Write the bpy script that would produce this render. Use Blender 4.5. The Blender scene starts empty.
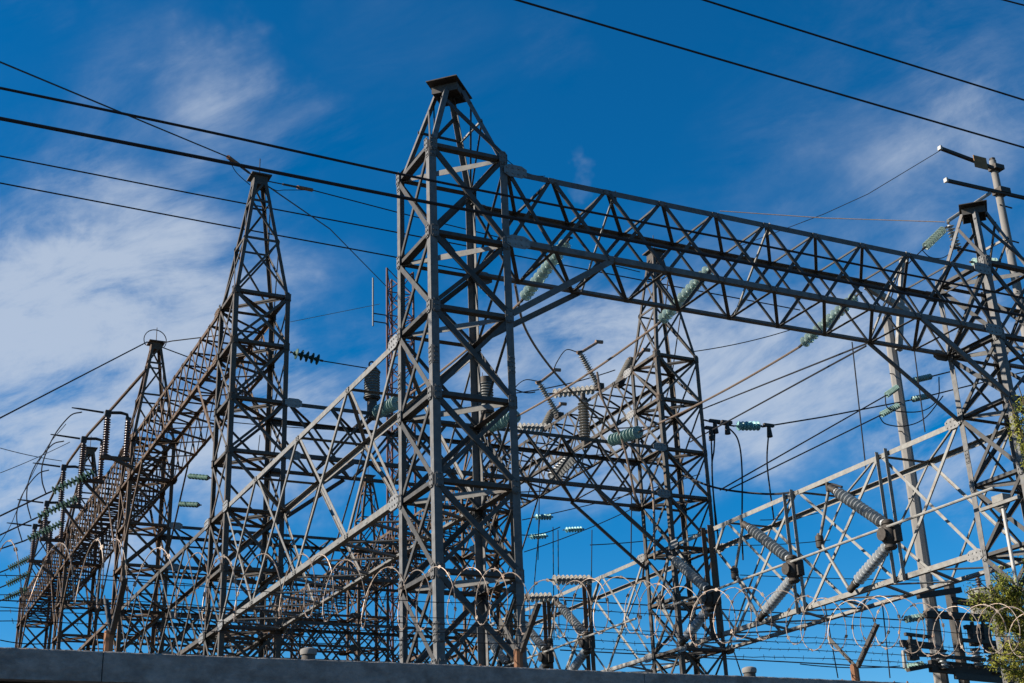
import bpy, math, random
from mathutils import Vector as V, Matrix

random.seed(11)
sc = bpy.context.scene
col = sc.collection
R = math.radians

# ------------------------------------------------------------------ camera
RG = V((0.89929, -0.43572, -0.03696)); UG = V((0, 0, 0)); FG = V((0, 0, 0))
pit, rol, yaw = R(22.20823), R(-2.28840), R(26.78990)
cp, sp = math.cos(pit), math.sin(pit)
F0 = V((0, cp, sp)); U0 = V((0, -sp, cp)); R0 = V((1, 0, 0))
R2 = math.cos(rol) * R0 + math.sin(rol) * U0
U2 = -math.sin(rol) * R0 + math.cos(rol) * U0
axX = V((math.cos(yaw), math.sin(yaw), 0)); axY = V((-math.sin(yaw), math.cos(yaw), 0))
togrid = lambda v: V((axX.dot(v), axY.dot(v), v.z))
RG, UG, FG = togrid(R2), togrid(U2), togrid(F0)
EYE = V((0, 0, 1.6)); FPX = 1363.173
cam_d = bpy.data.cameras.new('camera'); cam = bpy.data.objects.new('camera', cam_d); col.objects.link(cam)
cam_d.sensor_width = 36; cam_d.lens = FPX / 1024 * 36
cam_d.clip_start = 0.1; cam_d.clip_end = 6000
m = Matrix.Identity(4)
for i in range(3):
    m[i][0], m[i][1], m[i][2], m[i][3] = RG[i], UG[i], -FG[i], EYE[i]
cam.matrix_world = m
sc.camera = cam

def ray(px, py): return (px - 512) / FPX * RG - (py - 341.5) / FPX * UG + FG
def at(px, py, x=None, y=None, z=None):
    """the point of a sight line on a plane x=, y= or z= (survey of the photograph)"""
    d = ray(px, py)
    t = (x - EYE.x) / d.x if x is not None else (y - EYE.y) / d.y if y is not None else (z - EYE.z) / d.z
    return EYE + d * t

# ------------------------------------------------------------------ sky and sun
SUN_DIR = V((-0.93, 0.30, 0.0)).normalized(); SUN_EL = R(32)
w = bpy.data.worlds.new('World'); sc.world = w; w.use_nodes = True
nt = w.node_tree; N = nt.nodes; L = nt.links
for n in list(N): N.remove(n)
out = N.new('ShaderNodeOutputWorld'); bg = N.new('ShaderNodeBackground'); bgc = N.new('ShaderNodeBackground')
mixs = N.new('ShaderNodeMixShader')
sky = N.new('ShaderNodeTexSky'); sky.sky_type = 'NISHITA'; sky.sun_disc = False
sky.sun_elevation = SUN_EL; sky.sun_rotation = math.atan2(SUN_DIR.x, SUN_DIR.y)
sky.altitude = 1200; sky.air_density = 1.0; sky.dust_density = 0.15; sky.ozone_density = 4.0
hs = N.new('ShaderNodeHueSaturation'); hs.inputs['Saturation'].default_value = 1.42; hs.inputs['Hue'].default_value = 0.497; hs.inputs['Value'].default_value = 1.17
L.new(sky.outputs[0], hs.inputs['Color']); L.new(hs.outputs[0], bg.inputs['Color'])
bg.inputs['Strength'].default_value = 0.05
bgc.inputs['Color'].default_value = (0.70, 0.80, 0.95, 1); bgc.inputs['Strength'].default_value = 0.345
tc = N.new('ShaderNodeTexCoord')
def math_n(op, a, b=None, c=None):
    n = N.new('ShaderNodeMath'); n.operation = op
    for i, v in enumerate((a, b, c)):
        if v is None: continue
        if isinstance(v, (int, float)): n.inputs[i].default_value = v
        else: L.new(v, n.inputs[i])
    return n.outputs[0]
streak = (RG * 0.195 + UG * 0.075).normalized()
dn = N.new('ShaderNodeVectorMath'); dn.operation = 'DOT_PRODUCT'; L.new(tc.outputs['Generated'], dn.inputs[0]); dn.inputs[1].default_value = streak
sv = N.new('ShaderNodeVectorMath'); sv.operation = 'SCALE'; sv.inputs[0].default_value = streak * 0.66; L.new(dn.outputs['Value'], sv.inputs['Scale'])
mp = N.new('ShaderNodeVectorMath'); mp.operation = 'SUBTRACT'; L.new(tc.outputs['Generated'], mp.inputs[0]); L.new(sv.outputs[0], mp.inputs[1])
def noise(scale, detail, rough, dist):
    n = N.new('ShaderNodeTexNoise'); L.new(mp.outputs[0], n.inputs['Vector'])
    n.inputs['Scale'].default_value = scale; n.inputs['Detail'].default_value = detail
    n.inputs['Roughness'].default_value = rough; n.inputs['Distortion'].default_value = dist
    return n.outputs[0]
n1 = noise(7.0, 10, 0.62, 0.8); n2 = noise(22, 9, 0.68, 0.5)
cover = None
wn = N.new('ShaderNodeTexNoise'); L.new(tc.outputs['Generated'], wn.inputs['Vector']); wn.inputs['Scale'].default_value = 9; wn.inputs['Detail'].default_value = 5; wn.inputs['Roughness'].default_value = .6
w1 = N.new('ShaderNodeVectorMath'); w1.operation = 'SUBTRACT'; L.new(wn.outputs['Color'], w1.inputs[0]); w1.inputs[1].default_value = (.5, .5, .5)
w2 = N.new('ShaderNodeVectorMath'); w2.operation = 'SCALE'; L.new(w1.outputs[0], w2.inputs[0]); w2.inputs['Scale'].default_value = 0.16
w3 = N.new('ShaderNodeVectorMath'); w3.operation = 'ADD'; L.new(tc.outputs['Generated'], w3.inputs[0]); L.new(w2.outputs[0], w3.inputs[1])
w4 = N.new('ShaderNodeVectorMath'); w4.operation = 'NORMALIZE'; L.new(w3.outputs[0], w4.inputs[0])
for px, py, rad, wt in ((20, 420, 8.0, .72), (130, 420, 8.0, .62), (250, 440, 6.0, .45), (90, 290, 7.5, .46), (215, 310, 6.0, .32), (150, 110, 5.5, .24), (225, 90, 3.0, .16), (420, 60, 6, .10), (230, 190, 5, .25), (320, 135, 2.8, .28), (50, 200, 6, .2),
                        (560, 400, 6.0, .55), (680, 400, 6.0, .55), (800, 400, 6.0, .55), (920, 380, 6.0, .52), (1020, 430, 6, .5), (440, 420, 6.0, .45), (340, 440, 5.0, .42), (740, 310, 5, .25), (600, 340, 4, .35), (330, 290, 4, .25),
                        (960, 230, 7, .26), (870, 100, 8, .22), (1010, 60, 6, .15), (566, 166, .9, .36), (555, 35, 2.2, .14), (10, 5, 2.5, .2), (700, 230, 4, .12)):
    d = ray(px, py).normalized()
    vm = N.new('ShaderNodeVectorMath'); vm.operation = 'DOT_PRODUCT'; L.new(w4.outputs[0], vm.inputs[0]); vm.inputs[1].default_value = d
    mr = N.new('ShaderNodeMapRange'); mr.interpolation_type = 'SMOOTHSTEP'; L.new(vm.outputs['Value'], mr.inputs[0])
    mr.inputs[1].default_value = math.cos(R(rad)); mr.inputs[2].default_value = math.cos(R(rad * 0.15)); mr.inputs[3].default_value = 0; mr.inputs[4].default_value = wt
    cover = mr.outputs[0] if cover is None else math_n('ADD', cover, mr.outputs[0])
cover = math_n('MINIMUM', cover, 1.15)
dens = math_n('ADD', math_n('MULTIPLY', n1, 0.60), math_n('MULTIPLY', n2, 0.40))
dens = math_n('ADD', math_n('MULTIPLY', math_n('SUBTRACT', dens, 0.5), 4.3), 0.40)
dens = math_n('ADD', math_n('MULTIPLY', dens, cover), math_n('MULTIPLY', math_n('MULTIPLY', cover, cover), 0.25))
mr = N.new('ShaderNodeMapRange'); mr.interpolation_type = 'SMOOTHSTEP'; L.new(dens, mr.inputs[0])
mr.inputs[1].default_value = -0.05; mr.inputs[2].default_value = 0.95; mr.inputs[3].default_value = 0; mr.inputs[4].default_value = 0.78
fac = mr.outputs[0]
L.new(fac, mixs.inputs[0]); L.new(bg.outputs[0], mixs.inputs[1]); L.new(bgc.outputs[0], mixs.inputs[2]); L.new(mixs.outputs[0], out.inputs[0])

sun_d = bpy.data.lights.new('sun', 'SUN'); sun_d.energy = 5.0; sun_d.angle = R(0.5); sun_d.color = (1.0, 0.90, 0.78)
sun = bpy.data.objects.new('sun', sun_d); col.objects.link(sun)
to_sun = V((SUN_DIR.x * math.cos(SUN_EL), SUN_DIR.y * math.cos(SUN_EL), math.sin(SUN_EL)))
sun.rotation_euler = to_sun.to_track_quat('Z', 'Y').to_euler()
sc.view_settings.view_transform = 'Standard'; sc.view_settings.look = 'None'; sc.view_settings.gamma = 1; sc.view_settings.exposure = 1.2
sc.view_settings.use_curve_mapping = False

# ------------------------------------------------------------------ materials
def material(name, base, var=0.25, rough=0.55, metal=0.0, scale=6.0, second=None, amount=0.35, bump=0.0, trans=0.0, objvar=0.12, stretch=(1, 1, 1)):
    mt = bpy.data.materials.new(name); mt.use_nodes = True
    t = mt.node_tree; n = t.nodes; l = t.links; b = n['Principled BSDF']
    co = n.new('ShaderNodeTexCoord'); ma = n.new('ShaderNodeMapping'); l.new(co.outputs['Object'], ma.inputs[0]); ma.inputs['Scale'].default_value = stretch
    oi = n.new('ShaderNodeObjectInfo')
    no = n.new('ShaderNodeTexNoise'); no.inputs['Scale'].default_value = scale; no.inputs['Detail'].default_value = 7; no.inputs['Roughness'].default_value = 0.65
    l.new(ma.outputs[0], no.inputs['Vector'])
    cr = n.new('ShaderNodeValToRGB'); cr.color_ramp.elements[0].position = 0.3; cr.color_ramp.elements[1].position = 0.72
    cr.color_ramp.elements[0].color = [c * (1 - var) for c in base] + [1]; cr.color_ramp.elements[1].color = [min(1, c * (1 + var)) for c in base] + [1]
    l.new(no.outputs[0], cr.inputs[0]); c = cr.outputs[0]
    if second:
        n2 = n.new('ShaderNodeTexNoise'); n2.inputs['Scale'].default_value = scale * 0.45; n2.inputs['Detail'].default_value = 9; n2.inputs['Roughness'].default_value = 0.7
        l.new(ma.outputs[0], n2.inputs['Vector'])
        r2 = n.new('ShaderNodeMapRange'); r2.inputs[1].default_value = 0.62 - amount * 0.35; r2.inputs[2].default_value = 0.78 - amount * 0.2; l.new(n2.outputs[0], r2.inputs[0])
        mx = n.new('ShaderNodeMix'); mx.data_type = 'RGBA'; l.new(r2.outputs[0], mx.inputs[0]); l.new(c, mx.inputs[6]); mx.inputs[7].default_value = list(second) + [1]
        c = mx.outputs[2]
    h = n.new('ShaderNodeHueSaturation'); l.new(c, h.inputs['Color'])
    mr = n.new('ShaderNodeMapRange'); mr.inputs[3].default_value = 1 - objvar; mr.inputs[4].default_value = 1 + objvar; l.new(oi.outputs['Random'], mr.inputs[0]); l.new(mr.outputs[0], h.inputs['Value'])
    l.new(h.outputs[0], b.inputs['Base Color'])
    rr = n.new('ShaderNodeMapRange'); rr.inputs[3].default_value = max(0.02, rough - 0.12); rr.inputs[4].default_value = min(1, rough + 0.12); l.new(no.outputs[0], rr.inputs[0]); l.new(rr.outputs[0], b.inputs['Roughness'])
    b.inputs['Metallic'].default_value = metal; b.inputs['Specular IOR Level'].default_value = 0.5 if rough < 0.4 else 0.12
    if trans: b.inputs['Transmission Weight'].default_value = trans
    if bump:
        bm_ = n.new('ShaderNodeBump'); bm_.inputs['Strength'].default_value = bump; bm_.inputs['Distance'].default_value = 0.02; l.new(no.outputs[0], bm_.inputs['Height']); l.new(bm_.outputs[0], b.inputs['Normal'])
    return mt
STEEL = material('galvanised_steel', (0.112, 0.113, 0.112), 0.28, 0.6, 0.05, 7, (0.12, 0.09, 0.065), 0.2)
STEEL_PALE = material('pale_galvanised_steel', (0.195, 0.193, 0.18), 0.22, 0.6, 0.05, 7, (0.15, 0.11, 0.08), 0.2)
STEEL_RUST = material('weathered_brown_steel', (0.088, 0.067, 0.051), 0.30, 0.7, 0.0, 7, (0.10, 0.055, 0.03), 0.5)
STEEL_MID = material('weathered_grey_steel', (0.066, 0.063, 0.058), 0.28, 0.65, 0.05, 7, (0.11, 0.07, 0.045), 0.35)
STEEL_SHADED = material('shaded_galvanised_steel', (0.060, 0.060, 0.059), 0.28, 0.65, 0.05, 7, (0.075, 0.058, 0.042), 0.2)  # darker copy of STEEL: shade on braces and webs put into the base colour
STEEL_DULL = material('dull_galvanised_steel', (0.145, 0.144, 0.137), 0.25, 0.6, 0.05, 7, (0.12, 0.09, 0.065), 0.25)
PLATE = material('gusset_steel', (0.185, 0.185, 0.18), 0.25, 0.5, 0.25, 12)
PORC = material('grey_porcelain', (0.25, 0.265, 0.27), 0.10, 0.36, 0.0, 9)
PORC_TAN = material('buff_porcelain', (0.21, 0.20, 0.175), 0.12, 0.3, 0.0, 9)
PORC_BROWN = material('brown_porcelain', (0.075, 0.045, 0.032), 0.2, 0.25, 0.0, 9)
GLASS = material('green_glass', (0.34, 0.45, 0.40), 0.10, 0.3, 0.0, 9, trans=0.6)
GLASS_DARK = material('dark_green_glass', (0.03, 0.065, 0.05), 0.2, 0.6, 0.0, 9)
GLASS_TEAL = material('teal_glass', (0.20, 0.31, 0.285), 0.10, 0.45, 0.0, 9, trans=0.2)
TURQ = material('turquoise_glass', (0.20, 0.42, 0.42), 0.10, 0.4, 0.0, 9, trans=0.3)
ARMTAN = material('weathered_copper_arm', (0.20, 0.145, 0.11), 0.3, 0.6, 0.1, 14)
DULLPORC = material('dull_dark_porcelain', (0.12, 0.125, 0.12), 0.15, 0.45, 0.0, 9)
CASTIRON = material('dark_cast_metal', (0.05, 0.045, 0.04), 0.3, 0.6, 0.3, 14)
WIRE = material('black_cable', (0.018, 0.018, 0.02), 0.2, 0.6, 0.0, 20)
ALU = material('weathered_conductor', (0.15, 0.115, 0.09), 0.2, 0.55, 0.3, 20)
RAZOR = material('rusty_razor_wire', (0.24, 0.20, 0.165), 0.3, 0.5, 0.3, 30, (0.22, 0.10, 0.05), 0.3)
CONC = material('grey_wall_concrete', (0.215, 0.205, 0.195), 0.30, 0.9, 0, 8.5, (0.11, 0.10, 0.095), 0.5, 1.0, objvar=0.02, stretch=(1, 1, 1.4))
POLE = material('pole_concrete', (0.17, 0.165, 0.155), 0.16, 0.85, 0, 5, (0.25, 0.22, 0.19), 0.25, 0.3, objvar=0.03, stretch=(1, 1, .3))
WOOD = material('dark_crossarm_timber', (0.055, 0.047, 0.042), 0.3, 0.8, 0, 8, stretch=(.3, 1, 1))
WHITE = material('white_paint', (0.4, 0.39, 0.37), 0.12, 0.5, 0, 9)
REDP = material('faded_red_paint', (0.10, 0.05, 0.042), 0.25, 0.6, 0, 6)
SIGN = material('brown_sign_plate', (0.20, 0.115, 0.055), 0.25, 0.7, 0, 10)
RUSTP = material('rusty_pipe', (0.20, 0.10, 0.055), 0.35, 0.75, 0.1, 14)
BARK = material('tree_bark', (0.11, 0.085, 0.06), 0.35, 0.9, 0, 14, bump=0.6)
LEAF = material('yellow_green_leaf', (0.20, 0.20, 0.028), 0.45, 0.6, 0, 3, (0.07, 0.11, 0.02), 0.5)
EARTH = material('gravel_earth', (0.036, 0.032, 0.027), 0.35, 0.95, 0, 1.5, (0.04, 0.037, 0.03), 0.4, 0.5)
ASPHALT = material('asphalt', (0.04, 0.04, 0.042), 0.3, 0.9, 0, 9, bump=0.4)
PAVE = material('pavement_concrete', (0.2, 0.19, 0.18), 0.2, 0.9, 0, 3, (0.13, 0.125, 0.11), 0.3)
RUBBER = LEAF

# ------------------------------------------------------------------ mesh helpers
def unit(v): return v.normalized()
def perp(d):
    a = V((0, 0, 1)) if abs(d.z) < 0.9 else V((1, 0, 0))
    u = unit(d.cross(a)); return u, unit(d.cross(u))
class MB:
    def __init__(s): s.v = []; s.f = []; s.smooth = []
    def add(s, vs, fs, smooth=False):
        k = len(s.v); s.v += [tuple(p) for p in vs]; s.f += [tuple(i + k for i in f) for f in fs]; s.smooth += [smooth] * len(fs); return s
    def prism(s, poly0, poly1):
        n = len(poly0); fs = [(i, (i + 1) % n, n + (i + 1) % n, n + i) for i in range(n)]
        fs += [tuple(reversed(range(n))), tuple(range(n, 2 * n))]
        return s.add(list(poly0) + list(poly1), fs)
    def box(s, c, h):
        c = V(c); x, y, z = h
        p = [c + V((a * x, b * y, e * z)) for e in (-1, 1) for a, b in ((-1, -1), (1, -1), (1, 1), (-1, 1))]
        return s.prism(p[:4], p[4:])
    def bar(s, P, Q, u, wu, wv):
        """rectangular bar, wu across direction u, wv across the other"""
        P, Q = V(P), V(Q); d = unit(Q - P); u = unit(u - d * u.dot(d)); v = d.cross(u)
        o = [u * a * wu / 2 + v * b * wv / 2 for a, b in ((-1, -1), (1, -1), (1, 1), (-1, 1))]
        return s.prism([P + k for k in o], [Q + k for k in o])
    def angle(s, P, Q, a, b, w=0.1, t=0.011, w2=None):
        """rolled steel angle, corner on P-Q, flanges along a and b"""
        P, Q = V(P), V(Q); d = unit(Q - P); a = unit(a - d * a.dot(d)); b = unit(b - d * b.dot(d) - a * (b - d * b.dot(d)).dot(a))
        w2 = w2 or w; o = [V((0, 0, 0)), a * w, a * w + b * t, a * t + b * t, a * t + b * w2, b * w2]
        return s.prism([P + k for k in o], [Q + k for k in o])
    def brace(s, P, Q, n, w=0.08, outside=True, t=0.009, w2=None):
        P, Q = V(P), V(Q); d = unit(Q - P); u = unit(d.cross(n))
        if u.z < 0: u = -u
        off = n * 0.004 if outside else -n * 0.02
        k = -n
        return s.angle(P + off - u * w / 2, Q + off - u * w / 2, u, k, w, t, w2 or w * 0.5)
    def tube(s, pts, r, seg=8, closed=False, cap=True):
        pts = [V(p) for p in pts]; n = len(pts); rs = r if isinstance(r, (list, tuple)) else [r] * n
        vs = []; ud = None
        for i, p in enumerate(pts):
            d = unit(pts[min(i + 1, n - 1)] - pts[max(i - 1, 0)])
            if ud is None: ud, _ = perp(d)
            ud = unit(ud - d * ud.dot(d)); vd = d.cross(ud)
            for j in range(seg):
                a = 2 * math.pi * j / seg; vs.append(p + (ud * math.cos(a) + vd * math.sin(a)) * rs[i])
        fs = [(i * seg + j, i * seg + (j + 1) % seg, (i + 1) * seg + (j + 1) % seg, (i + 1) * seg + j) for i in range(n - 1) for j in range(seg)]
        s.add(vs, fs, seg > 5)
        if cap: s.add(vs[:seg] + vs[-seg:], [tuple(reversed(range(seg))), tuple(range(seg, 2 * seg))])
        return s
    def lathe(s, P, Q, prof, seg=14):
        """prof: list of (distance along P-Q as a fraction, radius)"""
        P, Q = V(P), V(Q)
        return s.tube_prof(P, Q, prof, seg)
    def tube_prof(s, P, Q, prof, seg):
        d = unit(Q - P); u, v = perp(d); Ln = (Q - P).length; vs = []
        for f, r in prof:
            for j in range(seg):
                a = 2 * math.pi * j / seg; vs.append(P + d * (f * Ln) + (u * math.cos(a) + v * math.sin(a)) * r)
        n = len(prof)
        fs = [(i * seg + j, i * seg + (j + 1) % seg, (i + 1) * seg + (j + 1) % seg, (i + 1) * seg + j) for i in range(n - 1) for j in range(seg)]
        s.add(vs, fs, True)
        return s.add(vs[:seg] + vs[-seg:], [tuple(reversed(range(seg))), tuple(range(seg, 2 * seg))])
    def plate(s, c, n, u, hw, hh, t=0.012, bolts=0, cut=0.3):
        """gusset plate with clipped corners and bolt heads"""
        c, n = V(c), unit(n); u = unit(u - n * u.dot(n)); v = n.cross(u); k = cut
        poly = [(-1, -1 + k), (-1 + k, -1), (1 - k, -1), (1, -1 + k), (1, 1 - k), (1 - k, 1), (-1 + k, 1), (-1, 1 - k)]
        o = [u * a * hw + v * b * hh for a, b in poly]
        s.prism([c + q for q in o], [c + q + n * t for q in o])
        for i in range(bolts):
            for j in (-1, 1):
                p = c + u * hw * (-0.75 + 1.5 * (i / max(1, bolts - 1))) + v * hh * 0.45 * j + n * t
                s.tube([p, p + n * 0.016], 0.017, 6)
        return s
    def build(s, name, mat, parent=None, world_origin=None):
        me = bpy.data.meshes.new(name); o0 = V(world_origin) if world_origin is not None else (V(parent.location) if parent is not None and not parent.get('rel') else V((0, 0, 0)))
        if parent is not None and parent.parent is not None: o0 = V((0, 0, 0)) + V(parent.parent.location)
        me.from_pydata([tuple(V(p) - o0) for p in s.v], [], s.f); me.update()
        me.polygons.foreach_set('use_smooth', s.smooth)
        if any(s.smooth):
            try: me.set_sharp_from_angle(angle=R(40))
            except Exception: pass
        me.materials.append(mat)
        o = bpy.data.objects.new(name, me); col.objects.link(o)
        if parent is not None: o.parent = parent
        elif world_origin is not None: o.location = o0
        return o
def tag(o, label=None, cat=None, group=None, kind=None):
    if label: o['label'] = label
    if cat: o['category'] = cat
    if group: o['group'] = group
    if kind: o['kind'] = kind
    return o
def thing(name, label, cat, loc, group=None):
    o = bpy.data.objects.new(name, None); col.objects.link(o); o.location = V(loc); o.empty_display_size = 0.3; o['kind'] = 'thing'
    return tag(o, label, cat, group)
def copy_tree(root, loc, label, mat=None):
    c = root.copy(); col.objects.link(c); c.location = V(loc); c['label'] = label
    for ch in list(root.children):
        k = ch.copy(); col.objects.link(k); k.parent = c
        if mat:
            k.material_slots[0].link = 'OBJECT'; k.material_slots[0].material = mat
        for g in list(ch.children):
            q = g.copy(); col.objects.link(q); q.parent = k
    return c
def sag_pts(P, Q, sag, n=24):
    P, Q = V(P), V(Q)
    return [P.lerp(Q, i / n) - V((0, 0, 4 * sag * (i / n) * (1 - i / n))) for i in range(n + 1)]
def spline(pts, n=10):
    pts = [V(p) for p in pts]; q = [pts[0] * 2 - pts[1]] + pts + [pts[-1] * 2 - pts[-2]]; o = []
    for i in range(1, len(q) - 2):
        for k in range(n):
            t = k / n; a, b, c, d = q[i - 1:i + 3]
            o.append(0.5 * ((2 * b) + (c - a) * t + (2 * a - 5 * b + 4 * c - d) * t * t + (3 * b - a - 3 * c + d) * t ** 3))
    return o + [pts[-1]]
def wire(name, label, cat, pts, r, mat=WIRE, group=None, seg=6):
    o = MB().tube(pts, r, seg).build(name, mat, None, pts[0]); return tag(o, label, cat, group, 'thing')

X, Y, Z = V((1, 0, 0)), V((0, 1, 0)), V((0, 0, 1))
WX, WY = 1.6, 1.6                        # plan size of every tower
XA, XB = 8.64, 22.28                     # the two columns of towers
ROWS = [20.2, 34.0, 47.8, 61.6, 75.4]    # their rows
Z0, Z1 = 12.82, 14.37                    # cross beams
ZL0, ZL1 = 8.16, 11.28                    # low beams
ZR0, ZR1 = 15.96, 17.47                   # ridge beams

# ------------------------------------------------------------------ ground, street, wall
def sheet(name, x0, x1, y0, y1, z, mat):
    return tag(MB().add([V((x0, y0, z)), V((x1, y0, z)), V((x1, y1, z)), V((x0, y1, z))], [(0, 1, 2, 3)]).build(name, mat), kind='structure')
sheet('ground', -2500, 2500, -2500, 2500, 0, EARTH)
sheet('road', -400, 400, -9, 5.2, 0.004, ASPHALT)
tag(MB().box((0, 7.1, 0.06), (400, 1.88, 0.06)).build('pavement', PAVE), kind='structure')
YW = 9.0; ZT = 3.15
wall = thing('boundary_wall', 'long grey concrete boundary wall with projecting coping along the bottom of the view', 'wall', (0, YW, 0))
MB().box((0, YW + 0.16, 1.47), (60, 0.09, 1.47)).build('wall_panel', CONC, wall)
cpb = MB(); crumbs = MB()
xx = -58.45
while xx < 60:
    x1 = xx + 3.994; fine_ = -8 < xx < 20; ns = 80 if fine_ else 1
    ya_, yc_ = YW - .01, YW + .29; zb = ZT - .19
    for i in range(ns):                                                # worn, slightly uneven upper edge
        p0, p1 = xx + (x1 - xx) * i / ns, xx + (x1 - xx) * (i + 1) / ns
        h = lambda x: ZT + (.002 * math.sin(x * 2.1) + .0015 * math.sin(x * 23.7 + 1) + .001 * math.sin(x * 71)) * (1 if fine_ else 0)
        e = lambda x: .003 + .002 * math.sin(x * 31) * math.sin(x * 7.3)
        q = lambda x: [V((x, ya_, zb)), V((x, yc_, zb)), V((x, yc_, h(x))), V((x, ya_ + .004 + e(x), h(x))), V((x, ya_, h(x) - .004 - e(x)))]
        A_, B_ = q(p0), q(p1)
        cpb.add(A_ + B_, [(k, (k + 1) % 5, 5 + (k + 1) % 5, 5 + k) for k in range(5)] + ([(4, 3, 2, 1, 0)] if i == 0 else []) + ([(5, 6, 7, 8, 9)] if i == ns - 1 else []))
    xx += 4
for i in range(90):                                                   # crumbs and dry litter lying on the coping
    c = V((random.uniform(-4, 12), YW + random.uniform(.02, .2), ZT + .006)); r_ = random.uniform(.004, .013)
    crumbs.prism([c + V((math.cos(k * 1.26) * r_ * random.uniform(.7, 1.5), math.sin(k * 1.26) * r_, -.008)) for k in range(5)], [c + V((math.cos(k * 1.26) * r_ * .6, math.sin(k * 1.26) * r_ * .5, r_ * random.uniform(.3, 1.1))) for k in range(5)])
crumbs.build('litter', RUSTP, wall)['kind'] = 'stuff'
cpb.build('coping', CONC, wall)

# barbed wire on the wall
def ypost(px, py, label, both=True, rusty=True):
    P = at(px, py, y=YW + 0.14); P.z = ZT - 0.01
    t = thing('wire_post', label, 'fence post', P, 'posts carrying wire along the wall top')
    MB().angle(P, P + Z * 0.16, X, Y, 0.05, 0.008).tube([P + V((.02, .02, 0)), P + V((.02, .02, .17))], 0.03, 8).build('stub', RUSTP if rusty else STEEL_PALE, t)
    for sgn in ((-1, 1) if both else (-1,)):
        a = P + V((0.02, sgn * 0.02, 0.14)); b = P + V((0.02, sgn * 0.33, 0.44))
        MB().angle(a, b, X, V((0, -sgn, 1)), 0.034, 0.006).build('arm', STEEL_MID if sgn > 0 else CASTIRON, t)
    return P
p1 = ypost(105, 650, 'short thin post with raised arm at the left end of the wall', True, True)
p2 = ypost(517, 662, 'rusty post with leaning black arm at the foot of the front lattice tower')
p3 = ypost(855, 676, 'rusty Y shaped post standing alone against blue sky at right')
for k, (dy, dz) in enumerate(((-0.30, 0.42), (-0.17, 0.29), (0.02, 0.2), (0.20, 0.30), (0.33, 0.43))):
    pts = []; barbs = MB()
    for i in range(241):
        x = -6 + i * 0.1
        pts.append(V((x, YW + 0.14 + dy + 0.006 * math.sin(i * 1.3), ZT + dz - 0.02 * math.sin((x - p1.x) / 3.1 * math.pi) ** 2 + random.uniform(-.003, .003))))
    barbs.tube(pts, 0.0032, 5)
    for i in range(0, 240):
        c = pts[i]
        d = V((random.uniform(-.3, .3), random.uniform(-1, 1), random.uniform(-1, 1))).normalized() * 0.02
        barbs.tube([c - d, c + d], 0.0022, 4)
    o = barbs.build('barbed_wire_strand', WIRE, None, pts[0])
    tag(o, ['outermost barbed wire strand on the street side of the wall top', 'second barbed wire strand from the street side', 'lowest barbed wire strand just over the wall coping', 'barbed wire strand just inside the low middle strand', 'innermost barbed wire strand on the yard side of the wall'][k], 'barbed wire', 'barbed wire strands along the wall')
coil = MB(); blades = MB(); pts = []
x = -5.0; a = 0.0; i = 0
rr = [random.uniform(0.9, 1.08) for _ in range(400)]; pp = [random.uniform(0.7, 1.35) for _ in range(400)]
while x < 17:
    k = a / (2 * math.pi); k0 = int(k); fr = k - k0
    rad = 0.222 * (rr[k0] * (1 - fr) + rr[k0 + 1] * fr)
    pitch = 0.205 * (pp[k0] * (1 - fr) + pp[k0 + 1] * fr)
    p = V((x + 0.05 * math.sin(a * 0.31), YW + 0.16 + rad * math.cos(a), ZT + 0.51 + 0.03 * math.sin(a * 0.17) + rad * math.sin(a)))
    pts.append(p); da = 2 * math.pi / 30; a += da; x += pitch / 30 - 0.0  # one turn per pitch
    i += 1
coil.tube(pts, 0.0037, 5)
for q in range(0, len(pts) - 1, 3):
    c = pts[q]; d = unit(pts[q + 1] - pts[q]); u, v = perp(d); u = unit(u * math.cos(q) + v * math.sin(q))
    h = d * 0.013; s_ = u * 0.012
    coil.prism([c - h * 1.2 - s_, c - h * 0.2 - s_ * 0.1, c - h * 1.2 + s_], [c + h * 1.2 - s_, c + h * 0.2 - s_ * 0.1, c + h * 1.2 + s_])
o = coil.build('razor_wire_coil', RAZOR, None, pts[0])
tag(o, 'rusty razor wire coil looping along the top of the concrete wall', 'razor wire')

# ------------------------------------------------------------------ towers
FACES = [((0, 0), (1, 0), V((0, -1, 0))), ((1, 0), (1, 1), V((1, 0, 0))), ((1, 1), (0, 1), V((0, 1, 0))), ((0, 1), (0, 0), V((-1, 0, 0)))]
def corner(c, z): return V((c[0] * WX, c[1] * WY, z))
def inward(c): return X * (1 if c[0] == 0 else -1), Y * (1 if c[1] == 0 else -1)

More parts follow.
